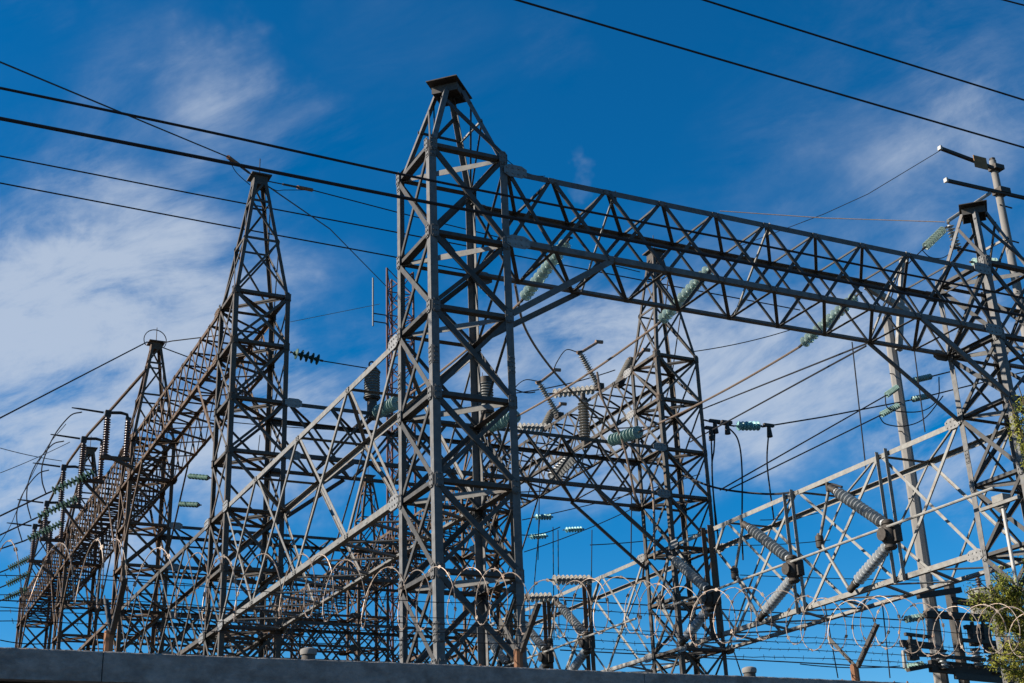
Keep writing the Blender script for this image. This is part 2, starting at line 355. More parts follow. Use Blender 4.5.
def tower_low(label, loc):
    """square lattice tower with a steep hipped peak and a small roof plate; built at the near leg"""
    t = thing('lattice_tower', label, 'tower', (0, 0, 0), 'lattice steel towers')
    lv = [14.6, 12.8, 11.33, 9.70, 8.14, 6.6, 5.05, 3.45, 1.8, 0.25]
    zt, cx, cy = 16.34, WX / 2, WY / 2
    top = {(0, 0): V((cx - .17, cy - .20, zt)), (1, 0): V((cx + .25, cy - .19, zt)), (1, 1): V((cx + .17, cy + .20, zt)), (0, 1): V((cx - .25, cy + .19, zt))}
    for c in top:
        a, b = inward(c); mb = MB().angle(corner(c, 0), corner(c, 14.66), a, b, 0.145, 0.014)
        mb.angle(corner(c, 14.5) + (a + b) * 0.016, top[c], a, b, 0.10, 0.012)
        mb.box(corner(c, 0.12) + (a + b) * 0.05, (0.2, 0.2, 0.12))
        leg = mb.build('leg', STEEL, t)
        for z in (5.6, 10.4, 14.5):                                   # spliced joints with bolt rows
            for dn, dv in ((-a, b), (-b, a)):
                MB().plate(corner(c, z) + dv * 0.075, dn, Z, 0.17, 0.06, 0.010, 4, 0.02).build('splice_plate', STEEL, leg)
    low = MB(); gus = MB()
    for i, z in enumerate(lv):
        for c0, c1, n in FACES:
            P, Q = corner(c0, z), corner(c1, z); d = unit(Q - P)
            vis = i <= 6
            if i > 0 or True:
                mb = MB() if vis else low
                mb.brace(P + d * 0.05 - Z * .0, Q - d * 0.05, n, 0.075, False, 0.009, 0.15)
                if vis: mb.build('horizontal_strut', STEEL_SHADED, t)
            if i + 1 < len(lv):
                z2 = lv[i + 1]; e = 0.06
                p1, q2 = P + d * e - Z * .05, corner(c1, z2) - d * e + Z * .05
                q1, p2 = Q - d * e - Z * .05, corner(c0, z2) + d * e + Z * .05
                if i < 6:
                    MB().brace(p1, q2, n, 0.10, True).build('diagonal_brace', STEEL_SHADED, t)
                    MB().brace(q1, p2, n, 0.075, False).build('diagonal_brace', STEEL_SHADED, t)
                else:
                    low.brace(p1, q2, n, 0.085, True); low.brace(q1, p2, n, 0.075, False)
            if i < 7:
                for cc, sg in ((P, 1), (Q, -1)):
                    gus.plate(cc + d * sg * 0.09 + n * 0.016, n, Z, 0.13, 0.075, 0.008, 3, 0.35)
        P, Q = corner((0, 1), z - .02), corner((1, 0), z - .02); d = unit(Q - P)
        mb = MB() if i <= 6 else low
        k_ = V((-.008, -.008, 0)); P, Q = P + d * .1 + k_, Q - d * .1 + k_; m_ = P.lerp(Q, .5)
        mb.prism([P + Z * .035, P - Z * .035, P - Z * .035 - k_, P + Z * .035 - k_], [m_ + Z * .062, m_ - Z * .062, m_ - Z * .062 - k_, m_ + Z * .062 - k_])
        mb.prism([m_ + Z * .062, m_ - Z * .062, m_ - Z * .062 - k_, m_ + Z * .062 - k_], [Q + Z * .035, Q - Z * .035, Q - Z * .035 - k_, Q + Z * .035 - k_])
        if i <= 6: mb.build('diaphragm_strut', STEEL_PALE, t)
    low.build('foot_bracing', STEEL, t)['kind'] = 'stuff'
    gus.build('joint_plates', STEEL, t)['kind'] = 'stuff'
    for c0, c1, n in FACES:                                           # peak bracing
        P, Q = corner(c0, 14.6), corner(c1, 14.6)
        a = P.lerp(top[c0], 0.82); MB().brace(a, Q + Z * 0.05, n, 0.075, False).build('peak_brace', STEEL_SHADED, t)
    mid = [corner(c, 14.6).lerp(top[c], 0.55) for c in ((0, 0), (1, 0), (1, 1), (0, 1))]
    MB().brace(mid[1], mid[2], X, 0.07, False).build('peak_brace', STEEL_PALE, t)
    MB().brace(corner((1, 1), 14.6), mid[1], X, 0.07, False).build('peak_brace', STEEL_SHADED, t)
    MB().brace(mid[2], mid[3], Y, 0.06, False).build('peak_brace', STEEL_SHADED, t)
    c = V((cx, cy, 0)); e1 = unit(V((WX, -WY, 0))); e2 = unit(V((WX, WY, 0)))
    hb = MB()
    for sg in (-1, 1):
        hb.bar(c + e2 * .25 * sg - e1 * .27 + Z * (zt - .05), c + e2 * .25 * sg + e1 * .27 + Z * (zt - .05), Z, 0.16, 0.02)
        hb.bar(c + e1 * .25 * sg - e2 * .235 + Z * (zt - .05), c + e1 * .25 * sg + e2 * .235 + Z * (zt - .05), Z, 0.155, 0.02)
    hb.build('head_box', STEEL_SHADED, t)
    cpm = MB(); P0 = c + Z * (zt + .035)
    o = [(-.32, -.44), (.32, -.44), (.32, .44), (-.32, .44)]
    q = [P0 + e1 * a + e2 * b + Z * (0.02 if b < 0 else 0.0) for a, b in o]
    cpm.prism(q, [k + Z * 0.02 for k in q]); cpm.build('cap_plate', CASTIRON, t)
    t.location = V(loc)
    return t
tower_front = tower_low('tall grey lattice tower nearest the camera, its capped peak highest of all', (XA, ROWS[0], 0))
tower_right = copy_tree(tower_front, (XB, ROWS[0], 0), 'grey lattice tower at the right edge carrying the near cross beam beside the concrete pole')

def tower_high(label, loc):
    """the taller rear type with a long tapering peak"""
    t = thing('lattice_tower', label, 'tower', (0, 0, 0), 'lattice steel towers')
    lv = [17.5, 16.0, 14.35, 12.86, 11.25, 9.7, 8.2, 6.6, 5.05, 3.4, 1.8, 0.25]
    zt, cx, cy = 21.45, WX / 2, WY / 2
    CS = ((0, 0), (1, 0), (1, 1), (0, 1))
    top = {c: V((cx + (c[0] - .5) * .36, cy + (c[1] - .5) * .36, zt)) for c in CS}
    for c in CS:
        a, b = inward(c)
        MB().angle(corner(c, 0), corner(c, 17.56), a, b, 0.135, 0.014).angle(corner(c, 17.4) + (a + b) * 0.016, top[c], a, b, 0.10, 0.012).box(corner(c, .12) + (a + b) * .05, (.2, .2, .12)).build('leg', STEEL_MID, t)
    low = MB(); gus = MB()
    for i, z in enumerate(lv):
        ring = MB() if i <= 8 else low
        for c0, c1, n in FACES:
            P, Q = corner(c0, z), corner(c1, z); d = unit(Q - P)
            ring.brace(P + d * .05, Q - d * .05, n, 0.085, False, .009, .17)
            if i + 1 < len(lv):
                z2 = lv[i + 1]; mb = MB() if i < 8 else low
                mb.brace(P + d * .06 - Z * .05, corner(c1, z2) - d * .06 + Z * .05, n, 0.08, True)
                mb.brace(Q - d * .06 - Z * .05, corner(c0, z2) + d * .06 + Z * .05, n, 0.07, False)
                if i < 8: mb.build('cross_brace', STEEL_MID, t)
            if i < 9:
                for cc, sg in ((P, 1), (Q, -1)): gus.plate(cc + d * sg * .09 + n * .016, n, Z, .12, .07, .008, 2, .35)
        if i <= 8: ring.build('horizontal_ring', STEEL_MID, t)
        P, Q = corner((0, 1), z - .02), corner((1, 0), z - .02); d = unit(Q - P)
        mb = MB() if i <= 8 else low
        mb.bar(P + d * .12, Q - d * .12, Z, .012, .13).bar(P + d * .12 - V((.03, .03, 0)), Q - d * .12 - V((.03, .03, 0)), Z, .11, .010)
        P, Q = corner((0, 0), z - .05), corner((1, 1), z - .05); d = unit(Q - P)
        mb.bar(P + d * .15, Q - d * .15, Z, .012, .15)
        if i <= 8: mb.build('diaphragm_strut', STEEL_MID, t)
    low.build('foot_bracing', STEEL_MID, t)['kind'] = 'stuff'
    gus.build('joint_plates', STEEL_MID, t)['kind'] = 'stuff'
    prev = 0.0
    for k, fr in enumerate((0.46, 0.80, 1.0)):
        mb = MB()
        for c0, c1, n in FACES:
            f = lambda c, q: corner(c, 17.5).lerp(top[c], q)
            a0, a1, b0, b1 = f(c0, prev), f(c1, prev), f(c0, fr), f(c1, fr)
            if k % 2 == 0: mb.brace(a0, b1, n, .065, False)
            else: mb.brace(a1, b0, n, .065, False)
            if k == 0: mb.brace(a1, b0, n, .06, True)
            if k < 2: mb.brace(b0, b1, n, .065, False)
        mb.build('peak_bracing', STEEL_MID, t); prev = fr
    hd = MB().box((cx, cy, zt - .06), (.20, .20, .14)).box((cx, cy, zt + .10), (.30, .30, .02)); hd.build('head_plate', STEEL_MID, t)
    MB().tube([V((cx, cy, zt + .1)), V((cx, cy, zt + .75))], .014, 6).build('lightning_rod', CASTIRON, t)
    t.location = V(loc)
    return t
tower_left = tower_high('dark lattice tower with long pointed peak left of the near tower', (XA, ROWS[1], 0))
T_SPOTS = [(XB, ROWS[1], 'dark lattice tower with pointed peak seen under the near cross beam, right of centre', STEEL_MID),
           (XA, ROWS[2], 'brownish lattice tower with flat topped peak, rod and wire hoop at left', STEEL_RUST),
           (XA, ROWS[3], 'brown rusty lattice tower low at the far left, third along the ridge beam', STEEL_RUST),
           (XA, ROWS[4], 'brown rusty lattice tower farthest left at the end of the ridge beam', STEEL_RUST),
           (XB, ROWS[2], 'weathered lattice tower hidden behind the near tower, second in the right hand line', STEEL_RUST),
           (XB, ROWS[3], 'distant rusty lattice tower just left of the foot of the near tower, above the wall', STEEL_RUST),
           (XB, ROWS[4], 'most distant rusty lattice tower under the sloping low beam, left of the near tower', STEEL_RUST)]
for x, y, lb, mt in T_SPOTS: copy_tree(tower_left, (x, y, 0), lb, mt)

# ------------------------------------------------------------------ beams
def beam(label, O, A, T, nodes, w, h, mat, fine=True, bw=0.11, group=None, knees=(), lace='diag'):
    """box truss: O start corner (near, bottom), A along, T across, nodes = distances along"""
    O = V(O); t = thing('lattice_beam', label, 'beam', O, group)
    Ln = nodes[-1]; pt = lambda s, a, b: O + A * s + T * (w * a) + Z * (h * b)
    nf, ff = -T, T
    for a, b in ((0, 0), (1, 0), (0, 1), (1, 1)):
        MB().angle(pt(nodes[0] - .06, a, b), pt(Ln + .06, a, b), T * (1 if a == 0 else -1), Z * (1 if b == 0 else -1), bw, .013).build('chord', mat, t)
    gus = MB()
    def face(a0, b0, a1, b1, n, cross, nm):
        acc = MB()
        for i in range(len(nodes) - 1):
            s0, s1 = nodes[i], nodes[i + 1]
            segs = [(pt(s0, a0, b0), pt(s1, a1, b1), True)]
            if cross: segs.append((pt(s0, a1, b1), pt(s1, a0, b0), False))
            else: segs.append((pt(s1, a0, b0), pt(s1, a1, b1), False))
            for P, Q, o in segs:
                d = unit(Q - P) * 0.05
                if fine: MB().brace(P + d, Q - d, n, bw * 0.62, o).build(nm, STEEL_SHADED if mat is STEEL else mat, t)
                else: acc.brace(P + d, Q - d, n, bw * 0.65, o)
            if a0 == a1:
                for b in (0, 1):
                    gus.plate(pt(s1, a0, b) + Z * (0.05 if b == 0 else -.05) + n * .004, n, A, .085, .05, .007, 2, .4)
        if not fine: acc.build(nm, mat, t)
    face(0, 1, 0, 0, nf, True, 'web_brace' if fine else 'web_bracing')
    face(1, 1, 1, 0, ff, True, 'web_brace' if fine else 'web_bracing')
    face(0, 1, 1, 1, Z, False, 'top_lacing')
    if lace == 'dense':
        acc = []
        k = max(2, int(Ln / 0.78)); 
        for i in range(k):
            s0, s1 = Ln * i / k, Ln * (i + 1) / k
            a, b = (0, 1) if i % 2 == 0 else (1, 0)
            mb = MB().brace(pt(s0, a, 0), pt(s1, b, 0), -Z, 0.085, False)
            acc.append(mb)
        for mb in acc: mb.build('bottom_lacing', mat, t)
    else: face(0, 0, 1, 0, -Z, False, 'bottom_lacing')
    gus.build('joint_plates', mat, t)['kind'] = 'stuff'
    for P, Q, n in knees:
        MB().brace(V(P), V(Q), n, 0.115, True).build('knee_brace', mat, t)
    for s, sg in ((nodes[0], 1), (Ln, -1)):
        for b in (0, 1):
            for a_, n in ((0, nf), (1, ff)):
                MB().plate(pt(s, a_, b) + A * sg * .16 + n * .028 + Z * (.03 if b == 0 else -.03), n, A, .24, .13, .012, 4, .45).build('end_gusset', PLATE if mat is not STEEL_RUST else mat, t)
    return t
y0 = ROWS[0]; NF = V((0, -1, 0))
x_s = XA + WX
nod = [0, 0.95] + [12.41 - x_s + 1.265 * k for k in range(8)] + [XB - x_s]
kn = [((x_s, y0, 11.40), (12.42, y0, Z0 + .02), NF), ((x_s - .02, y0 + WY, 11.42), (12.55, y0 + WY, Z0 + .03), Y),
      ((XB, y0, 11.34), (20.1, y0, Z0 + .02), NF), ((XB + .03, y0 + WY, 11.25), (19.95, y0 + WY, Z0 + .03), Y)]
near_beam = beam('long grey lattice cross beam high in front, from near tower to right tower', (x_s, y0, Z0), X, Y, nod, WY, Z1 - Z0, STEEL, True, 0.115, 'lattice beams between towers', kn)
for x in (12.6, 16.3, 19.95):                                          # sway struts with pale head plates, at the conductor fixings
    a, b = V((x, y0 + .03, Z1 - .02)), V((x - .0, y0 + WY - .03, Z0 + .03))
    MB().brace(a, b, X, 0.075, True).plate(a + V((.02, .05, -.06)), X, Z, .12, .07, .012, 2, .2).build('sway_strut', STEEL_PALE, near_beam)
nodl = [0, 2.75, 6.05, 9.35, 12.2]
beam('pale sloping looking low lattice beam running left from the near tower to the left tower', (XA, y0 + WY, ZL0), Y, X, nodl, WX, ZL1 - ZL0, STEEL_DULL, True, 0.12, 'lattice beams between towers', (), 'dense')
beam('pale low lattice beam at right carrying the ribbed insulator switches', (XB, y0 + WY, ZL0), Y, X, nodl, WX, ZL1 - ZL0, STEEL_PALE, True, 0.12, 'lattice beams between towers', (), 'dense')
n10 = [(XB - XA - WX) * k / 10 for k in range(11)]
yb = ROWS[1]
kn = [((XA + WX, yb, 11.4), (XA + WX + 1.9, yb, Z0), NF), ((XB, yb, 10.9), (XB - 2.5, yb, Z0), NF), ((XB, yb + WY, 10.9), (XB - 2.5, yb + WY, Z0), Y), ((XA + WX, yb + WY, 11.2), (XA + WX + 2.2, yb + WY, Z0), Y)]
beam('dark lattice cross beam in mid view behind the near tower, joining the two rear towers', (XA + WX, yb, Z0), X, Y, n10, WY, Z1 - Z0, STEEL_MID, True, 0.11, 'lattice beams between towers', kn)
for k, lb in ((2, 'brownish distant cross beam behind the left tower, third row back'), (3, 'rusty distant cross beam low behind the sloping low beam, fourth row back'), (4, 'faint rusty cross beam of the last row, just above the wall')):
    beam(lb, (XA + WX, ROWS[k], Z0), X, Y, n10, WY, Z1 - Z0, STEEL_RUST if k > 2 else STEEL_MID, False, 0.11, 'lattice beams between towers')
for k, lb in ((2, 'dark lower cross beam behind the left tower feet, just over the razor wire'), (3, 'rusty lower cross beam between the distant feet, nearly hidden by the wall'), (1, 'dark lower cross beam in mid view, under the mid cross beam, behind the near tower foot')):
    if k > 1: beam(lb, (XA + WX, ROWS[k], 9.75), X, Y, n10, WY, 1.45, STEEL_MID if k < 3 else STEEL_RUST, False, 0.11, 'lattice beams between towers')
nr = [12.2 * k / 11 for k in range(12)]; nr_far = [12.2 * k / 17 for k in range(18)]
names_r = [('brown ridge beam falling away steeply from the left tower to the flat topped second tower', 'pale brown ridge beam crowded with porcelain insulators, left of the rear tower'),
           ('rusty ridge beam at far left between the second and third brown towers', 'rusty ridge beam behind the near tower, second span of the right hand line'),
           ('rusty ridge beam farthest left, last span above the wall', 'rusty ridge beam of the right hand line, last span, left of the near tower')]
for k in (1, 2, 3):
    for xi, xb in enumerate((XA, XB)):
        ya = ROWS[k] + WY
        kn = [((xb, ya, 13.6), (xb, ya + 2.2, ZR0), -X), ((xb + WX, ya, 13.6), (xb + WX, ya + 2.2, ZR0), X), ((xb, ya + 12.2, 13.6), (xb, ya + 10, ZR0), -X), ((xb + WX, ya + 12.2, 13.6), (xb + WX, ya + 10, ZR0), X)]
        beam(names_r[k - 1][xi], (xb, ya, ZR0), Y, X, nr if k == 1 else nr_far, WX, ZR1 - ZR0, STEEL_RUST if (xi == 0 or k > 1) else STEEL_MID, k == 1, 0.11, 'lattice beams between towers', kn, 'dense' if k == 1 else 'diag')
names_l = [('weathered low beam continuing left from the left tower down to the wall', 'pale low beam continuing behind the rear tower, with ribbed switches low over the wall'),
           ('brown low beam at far left, hidden mostly by the wall, between second and third towers', 'rusty low beam of the right hand line behind the near tower foot')]
for k in (1, 2):
    for xi, xb in enumerate((XA, XB)):
        beam(names_l[k - 1][xi], (xb, ROWS[k] + WY, ZL0), Y, X, nodl, WX, ZL1 - ZL0, STEEL_RUST if k == 2 else (STEEL_PALE if xi else STEEL_MID), k == 1, 0.115, 'lattice beams between towers', (), 'dense' if k == 1 else 'diag')
beam('short stretch of lattice beam leaving the frame to the right of the right tower', (XB + WX, y0, Z0), X, Y, n10, WY, Z1 - Z0, STEEL, False, 0.115, 'lattice beams between towers')

# ------------------------------------------------------------------ insulators
def shed_profile(n, r0, r1):
    pr = [(0, r0 * 1.25), (0.03, r0 * 1.25), (0.032, r0)]
    for i in range(n):
        f = 0.05 + 0.9 * i / n; s = 0.9 / n
        pr += [(f, r0), (f + s * .22, r1 * .95), (f + s * .30, r1), (f + s * .40, r1 * .97), (f + s * .45, r0 * 1.1), (f + s * .98, r0)]
    return pr + [(0.968, r0), (0.97, r0 * 1.25), (1, r0 * 1.25)]
def post_ins(P, Q, n, r0, r1, mat, parent, nm='porcelain_column'):
    o = MB().lathe(P, Q, shed_profile(n, r0, r1), 16).build(nm, mat, parent)
    d = unit(V(Q) - V(P))
    for c, k in ((V(P), -1), (V(Q), 1)):
        MB().tube([c - d * .02, c + d * .05 * k], min(r0 * 1.5, r1 * .92), 10).build('end_flange', CASTIRON, o)
    return o
disc_cache = {}
def string(label, P, Q, n, r, mat, group=None, cap=CASTIRON):
    """string of cap-and-pin discs from P (fixed end) to Q (line end)"""
    P, Q = V(P), V(Q); d = unit(Q - P); Ln = (Q - P).length
    t = thing('insulator_string', label, 'insulator', P, group)
    hd = min(0.18, Ln * 0.1)
    MB().tube([P, P + d * hd], 0.022, 8).tube([P + d * .02 - perp(d)[0] * .05, P + d * .02 + perp(d)[0] * .05], .02, 6).build('end_fitting', cap, t)
    MB().tube([Q - d * hd, Q], 0.022, 8).tube([Q - d * (hd * .8), Q], .034, 8).build('end_fitting', cap, t)
    s = (Ln - 2 * hd) / n
    key = (n, round(s, 3), r, mat.name, tuple(round(k, 3) for k in d))
    for i in range(n):
        a = P + d * (hd + i * s)
        if key not in disc_cache:
            b = a + d * s
            mb = MB().lathe(a, b, [(0, .03), (.02, .052), (.30, .056), (.36, r * .55), (.52, r * .93), (.60, r), (.68, r * .97), (.70, r * .75), (.64, r * .7), (.64, r * .45), (.72, .03), (1, .025)], 16)
            ob = mb.build('glass_disc' if 'glass' in mat.name else 'porcelain_disc', mat, t)
            ob.data.transform(Matrix.Translation(P - a)); ob.location = a - P
            disc_cache[key] = ob
        else:
            ob = disc_cache[key].copy(); col.objects.link(ob); ob.parent = t; ob.location = a - P
    return t

# three glass strain strings behind the near beam, their conductors and rear strings
ph = [((20.0, 21.85), (862, 290), (810, 325), (645, 427), (608, 440), 'right'), ((16.0, 21.85), (715, 262), (675, 305), (527, 414), (490, 432), 'middle'), ((12.48, 21.85), (572, 235), (528, 278), (386, 385), (362, 404), 'left')]
for (x, y), a, b, c, d, nm in ph:
    P = V((x, y, 14.12)); Q = P + V((0.05, 2.45, -0.42)); S = V((x + .30, 34.0, 14.33)); U = S + V((-.03, -2.0, -0.30))
    string('thick pale green glass insulator string hanging behind the near beam, ' + {'right': 'rightmost of three', 'middle': 'middle one of three', 'left': 'beside the near tower'}[nm], P, Q, 12, 0.14, GLASS, 'glass strings on the near beam')
    string('dark teal glass insulator string on the mid beam, ' + {'right': 'by the rear tower', 'middle': 'half hidden by the near tower', 'left': 'left of the near tower'}[nm], S, U, 9, 0.19, GLASS_TEAL, 'glass strings on the mid cross beam')
    wire('conductor', 'brown conductor sloping down left from the ' + {'right': 'rightmost glass string to the rear tower', 'middle': 'middle glass string', 'left': 'glass string beside the near tower'}[nm], 'wire', sag_pts(Q, U, 0.10), 0.028, ALU, 'conductors between the cross beams')

# V shaped disconnect switches on the low right beam
def v_switch(y, label):
    x = XB - 0.22; B = V((x, y, 9.25))
    t = thing('disconnect_switch', label, 'switch', B, 'V shaped disconnect switches on the low beam')
    for dy in (-.10, .22):
        MB().angle(V((XB - .03, y + dy, ZL0 - .05)), V((XB - .03, y + dy, ZL1 + .05)), -X, Y, .10 if y < 30 else .15, .012).build('mount_post', STEEL_PALE if y < 30 else STEEL_RUST, t)
    MB().lathe(V((x, y + .04, 8.86)), V((x, y + .04, 9.58)), [(0, .10), (.06, .15), (.14, .15), (.16, .12), (.3, .19), (.36, .21), (.66, .21), (.72, .19), (.84, .12), (.86, .15), (.94, .15), (1, .10)], 12).tube([V((x - .2, y + .05, 9.22)), V((x + .2, y + .05, 9.22))], .12, 10).tube([V((x - .24, y + .05, 9.22)), V((x - .2, y + .05, 9.22))], .16, 10).box((x + .06, y - .1, 9.22), (.1, .12, .2)).build('base_casting', CASTIRON, t)
    up0, up1 = V((x, y + .16, 9.52)), V((x - .02, y + 1.72, 10.75))
    lo0, lo1 = V((x, y + .12, 8.98)), V((x - .02, y + 1.42, 8.35))
    post_ins(up0, up1, 14, .072, .15, PORC, t); post_ins(lo0, lo1, 11, .072, .15, PORC, t)
    k = V((x - .03, y + 2.55, 9.66)); tu = up1 + V((0, .22, .15)); tl = lo1 + V((0, .25, -.12))
    MB().tube([up1 + V((0, -.08, -.06)), tu], .09, 10).tube([tu + V((-.05, 0, -.1)), tu + V((-.05, 0, .12))], .05, 8).build('terminal', CASTIRON, t)
    MB().tube([lo1 + V((0, -.06, .03)), tl], .09, 10).build('terminal', CASTIRON, t)
    MB().tube([tu, k], .04, 8).build('blade_tube', STEEL_PALE, t)
    MB().tube([k, tl], .04, 8).build('blade_tube', STEEL_PALE, t)
    MB().lathe(k - Z * .22, k + Z * .2, [(0, .05), (.1, .06), (.14, .10), (.45, .11), (.5, .09), (.55, .11), (.84, .10), (.9, .06), (1, .05)], 12).build('coupling', CASTIRON, t)
    return t
for y, lb in ((24.3, 'V shaped switch of two grey ribbed insulators nearest the right tower'), (28.05, 'V shaped switch of two grey ribbed insulators, second from the right tower'), (31.9, 'V shaped ribbed switch in front of the rear tower leg'),
              (39.1, 'V shaped ribbed switch low over the wall, right of the near tower foot'), (42.0, 'V shaped ribbed switch close against the near tower right leg'), (45.0, 'V shaped ribbed switch seen through the near tower foot')):
    v_switch(y, lb)
pp_ = [at(1021, 476, x=XB - .34), at(824, 551, x=XB - .34), at(655, 612, x=XB - .34)]
pz = sum(p.z for p in pp_) / 3
wire('operating_pipe', 'pale horizontal pipe linking the ribbed switches along the low right beam', 'pipe', [V((XB - .34, 20.8, pz)), V((XB - .34, 33.9, pz))], .035, STEEL_PALE, None, 8)
wire('operating_pipe', 'pale pipe linking the far ribbed switches low over the wall', 'pipe', [V((XB - .34, 35.8, pz)), V((XB - .34, 47, pz))], .035, STEEL_PALE, None, 8)
# motor drive on the right tower
t = thing('switch_drive', 'small grey drive box with white rod on the right tower legs', 'machine', (XB - .25, 20.9, pz))
MB().box((XB - .22, 20.75, pz - .25), (.12, .16, .08)).box((XB - .22, 20.75, pz - .38), (.07, .08, .06)).build('drive_box', STEEL_PALE, t)
MB().tube([V((XB - .22, 20.75, pz - .4)), V((XB - .22, 20.75, 4.0))], .04, 8).build('drive_rod', WHITE, t)
MB().bar(V((XB - .3, 20.2, pz - .36)), V((XB - .3, 21.3, pz - .36)), Z, .07, .08).build('bracket', STEEL_PALE, t)

# switches and strings on the ridge beam of the right line
def horn(label, y, base, tip, arm, n, r, mat=PORC_TAN):
    P, Q, A_ = at(*base, y=y), at(*tip, y=y), at(*arm, y=y)
    t = thing('horn_insulator', label, 'insulator', P, 'slanted post insulators on the ridge beam')
    post_ins(P, Q, n, r * .5, r, mat, t)
    MB().tube([Q - X * .12, Q + (A_ - Q) * .1], .06, 8).tube([Q, A_], .05, 8).tube([A_ - X * .1, A_ + X * .18 + Z * .02], .07, 8).build('contact_arm', ARMTAN, t)
    MB().box(P, (.12, .16, .10)).build('base_casting', CASTIRON, t)
horn('slanted post insulator with raised copper arm, top left of the rear tower', 38.2, (599, 387), (580, 353), (598, 342), 15, .14)
horn('slanted post insulator with copper arm standing nearest the near tower right leg', 41.0, (559, 416), (539, 383), (556, 370), 14, .14)
horn('stubby slanted post insulator leaning right beside the rear tower peak', 36.6, (619, 384), (631, 360), (645, 350), 12, .16)
horn('short slanted post insulator low behind the upright one, by the near tower leg', 43.2, (544, 428), (552, 412), (562, 404), 8, .17)
P, Q = at(585, 440, y=36.9), at(583, 400, y=36.9)
t = thing('post_insulator', 'upright buff post insulator in front of the ridge beam, left of the rear tower', 'insulator', P); post_ins(P, Q, 13, .10, .185, PORC_TAN, t); MB().tube([P - Z * .25, P], .13, 8).build('base_casting', CASTIRON, t); MB().tube([Q, Q + Z * .22], .09, 8).build('top_cap', CASTIRON, t)
string('grey porcelain string slanting down inside the mid cross beam, right of the near tower', at(575, 455, y=36.4), at(549, 481, y=36.4), 9, .21, PORC, 'porcelain strings on the right hand line')
string('horizontal porcelain string at the ridge beam, above the upright buff insulator', at(599, 389, y=38.6), at(549, 394, y=38.6), 9, .17, PORC_TAN, 'porcelain strings on the right hand line')
string('horizontal porcelain string at the ridge beam, lower left one touching the near tower leg', at(556, 428, y=42), at(514, 427, y=42), 8, .17, PORC_TAN, 'porcelain strings on the right hand line')
string('buff porcelain string strung level just above the razor wire, right of the near tower', at(596, 580, y=38.6), at(548, 580, y=38.6), 9, .17, PORC_TAN, 'porcelain strings on the right hand line')
string('buff porcelain string strung level and partly behind the near tower right leg, above razor wire', at(556, 597, y=41.6), at(518, 598, y=41.6), 7, .17, PORC_TAN, 'porcelain strings on the right hand line')
for lb, pts_, yy in (('thin jumper looping from the top copper arm down to the left', [(577, 352), (566, 350), (557, 362), (553, 372)], 38.2), ('thin jumper looping from the lower copper arm to the near tower', [(537, 381), (525, 380), (515, 388), (508, 404)], 41.0)):
    wire('jumper_cable', lb, 'wire', spline([at(*p, y=yy) for p in pts_]), .018, WIRE, 'jumper cables')
wire('brown_jumper', 'thick brown conductor falling steeply right from the near beam, crossing the ridge beam', 'wire', spline([at(515, 285, y=26), at(526, 330, y=29), at(556, 374, y=32), at(600, 420, y=33.7), at(648, 470, y=33.6), at(655, 560, y=33.4)]), .035, ALU)
wire('brown_jumper', 'brown conductor falling from the left end of the ridge beam insulators past the mid beam', 'wire', spline([at(597, 372, y=33), at(603, 400, y=33), at(622, 440, y=33), at(636, 500, y=33)]), .035, ALU)

# string on the left tower and the mid view
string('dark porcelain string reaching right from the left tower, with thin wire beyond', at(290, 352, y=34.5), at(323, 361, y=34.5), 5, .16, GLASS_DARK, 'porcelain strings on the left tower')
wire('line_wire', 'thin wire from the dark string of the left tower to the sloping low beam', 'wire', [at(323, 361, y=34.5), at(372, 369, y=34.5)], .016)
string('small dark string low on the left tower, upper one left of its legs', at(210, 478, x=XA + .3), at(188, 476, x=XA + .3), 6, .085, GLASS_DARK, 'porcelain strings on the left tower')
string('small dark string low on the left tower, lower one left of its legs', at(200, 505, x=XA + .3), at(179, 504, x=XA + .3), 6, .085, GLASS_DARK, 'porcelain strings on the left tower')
t = thing('voltage_transformer', 'dark ribbed canister with lifting eye standing behind the sloping low beam near its top', 'transformer', at(372, 398, y=34.6))
P, Q = at(372, 398, y=34.6), at(372, 372, y=34.6)
post_ins(P, Q, 9, .20, .235, DULLPORC, t, 'ribbed_body'); MB().box((P.x, P.y, (P.z + Z1) / 2), (.11, .11, (P.z - Z1) / 2)).bar(V((P.x, ROWS[1], Z1 + .04)), V((P.x, ROWS[1] + WY, Z1 + .04)), Z, .07, .12).build('pedestal', STEEL_MID, t); MB().tube([Q, Q + Z * .12], .16, 10).build('top_cap', CASTIRON, t)
MB().tube([Q + Z * .12 + V((math.cos(a) * .09, 0, .10 + math.sin(a) * .10)) for a in [i * .5 for i in range(13)]], .025, 6).build('lifting_eye', CASTIRON, t)
t = thing('voltage_transformer', 'grey canister on the mid cross beam, seen inside the near tower', 'transformer', at(487, 412, y=34.8))
P, Q = at(487, 412, y=34.8), at(486, 384, y=34.8)
post_ins(P, Q, 9, .18, .22, DULLPORC, t, 'ribbed_body'); MB().box((P.x, P.y, (P.z + Z1) / 2), (.11, .11, abs(P.z - Z1) / 2 + .01)).bar(V((P.x, ROWS[1], Z1 + .04)), V((P.x, ROWS[1] + WY, Z1 + .04)), Z, .07, .12).build('pedestal', STEEL_MID, t); MB().tube([Q, Q + Z * .2], .2, 10).build('top_cap', CASTIRON, t)

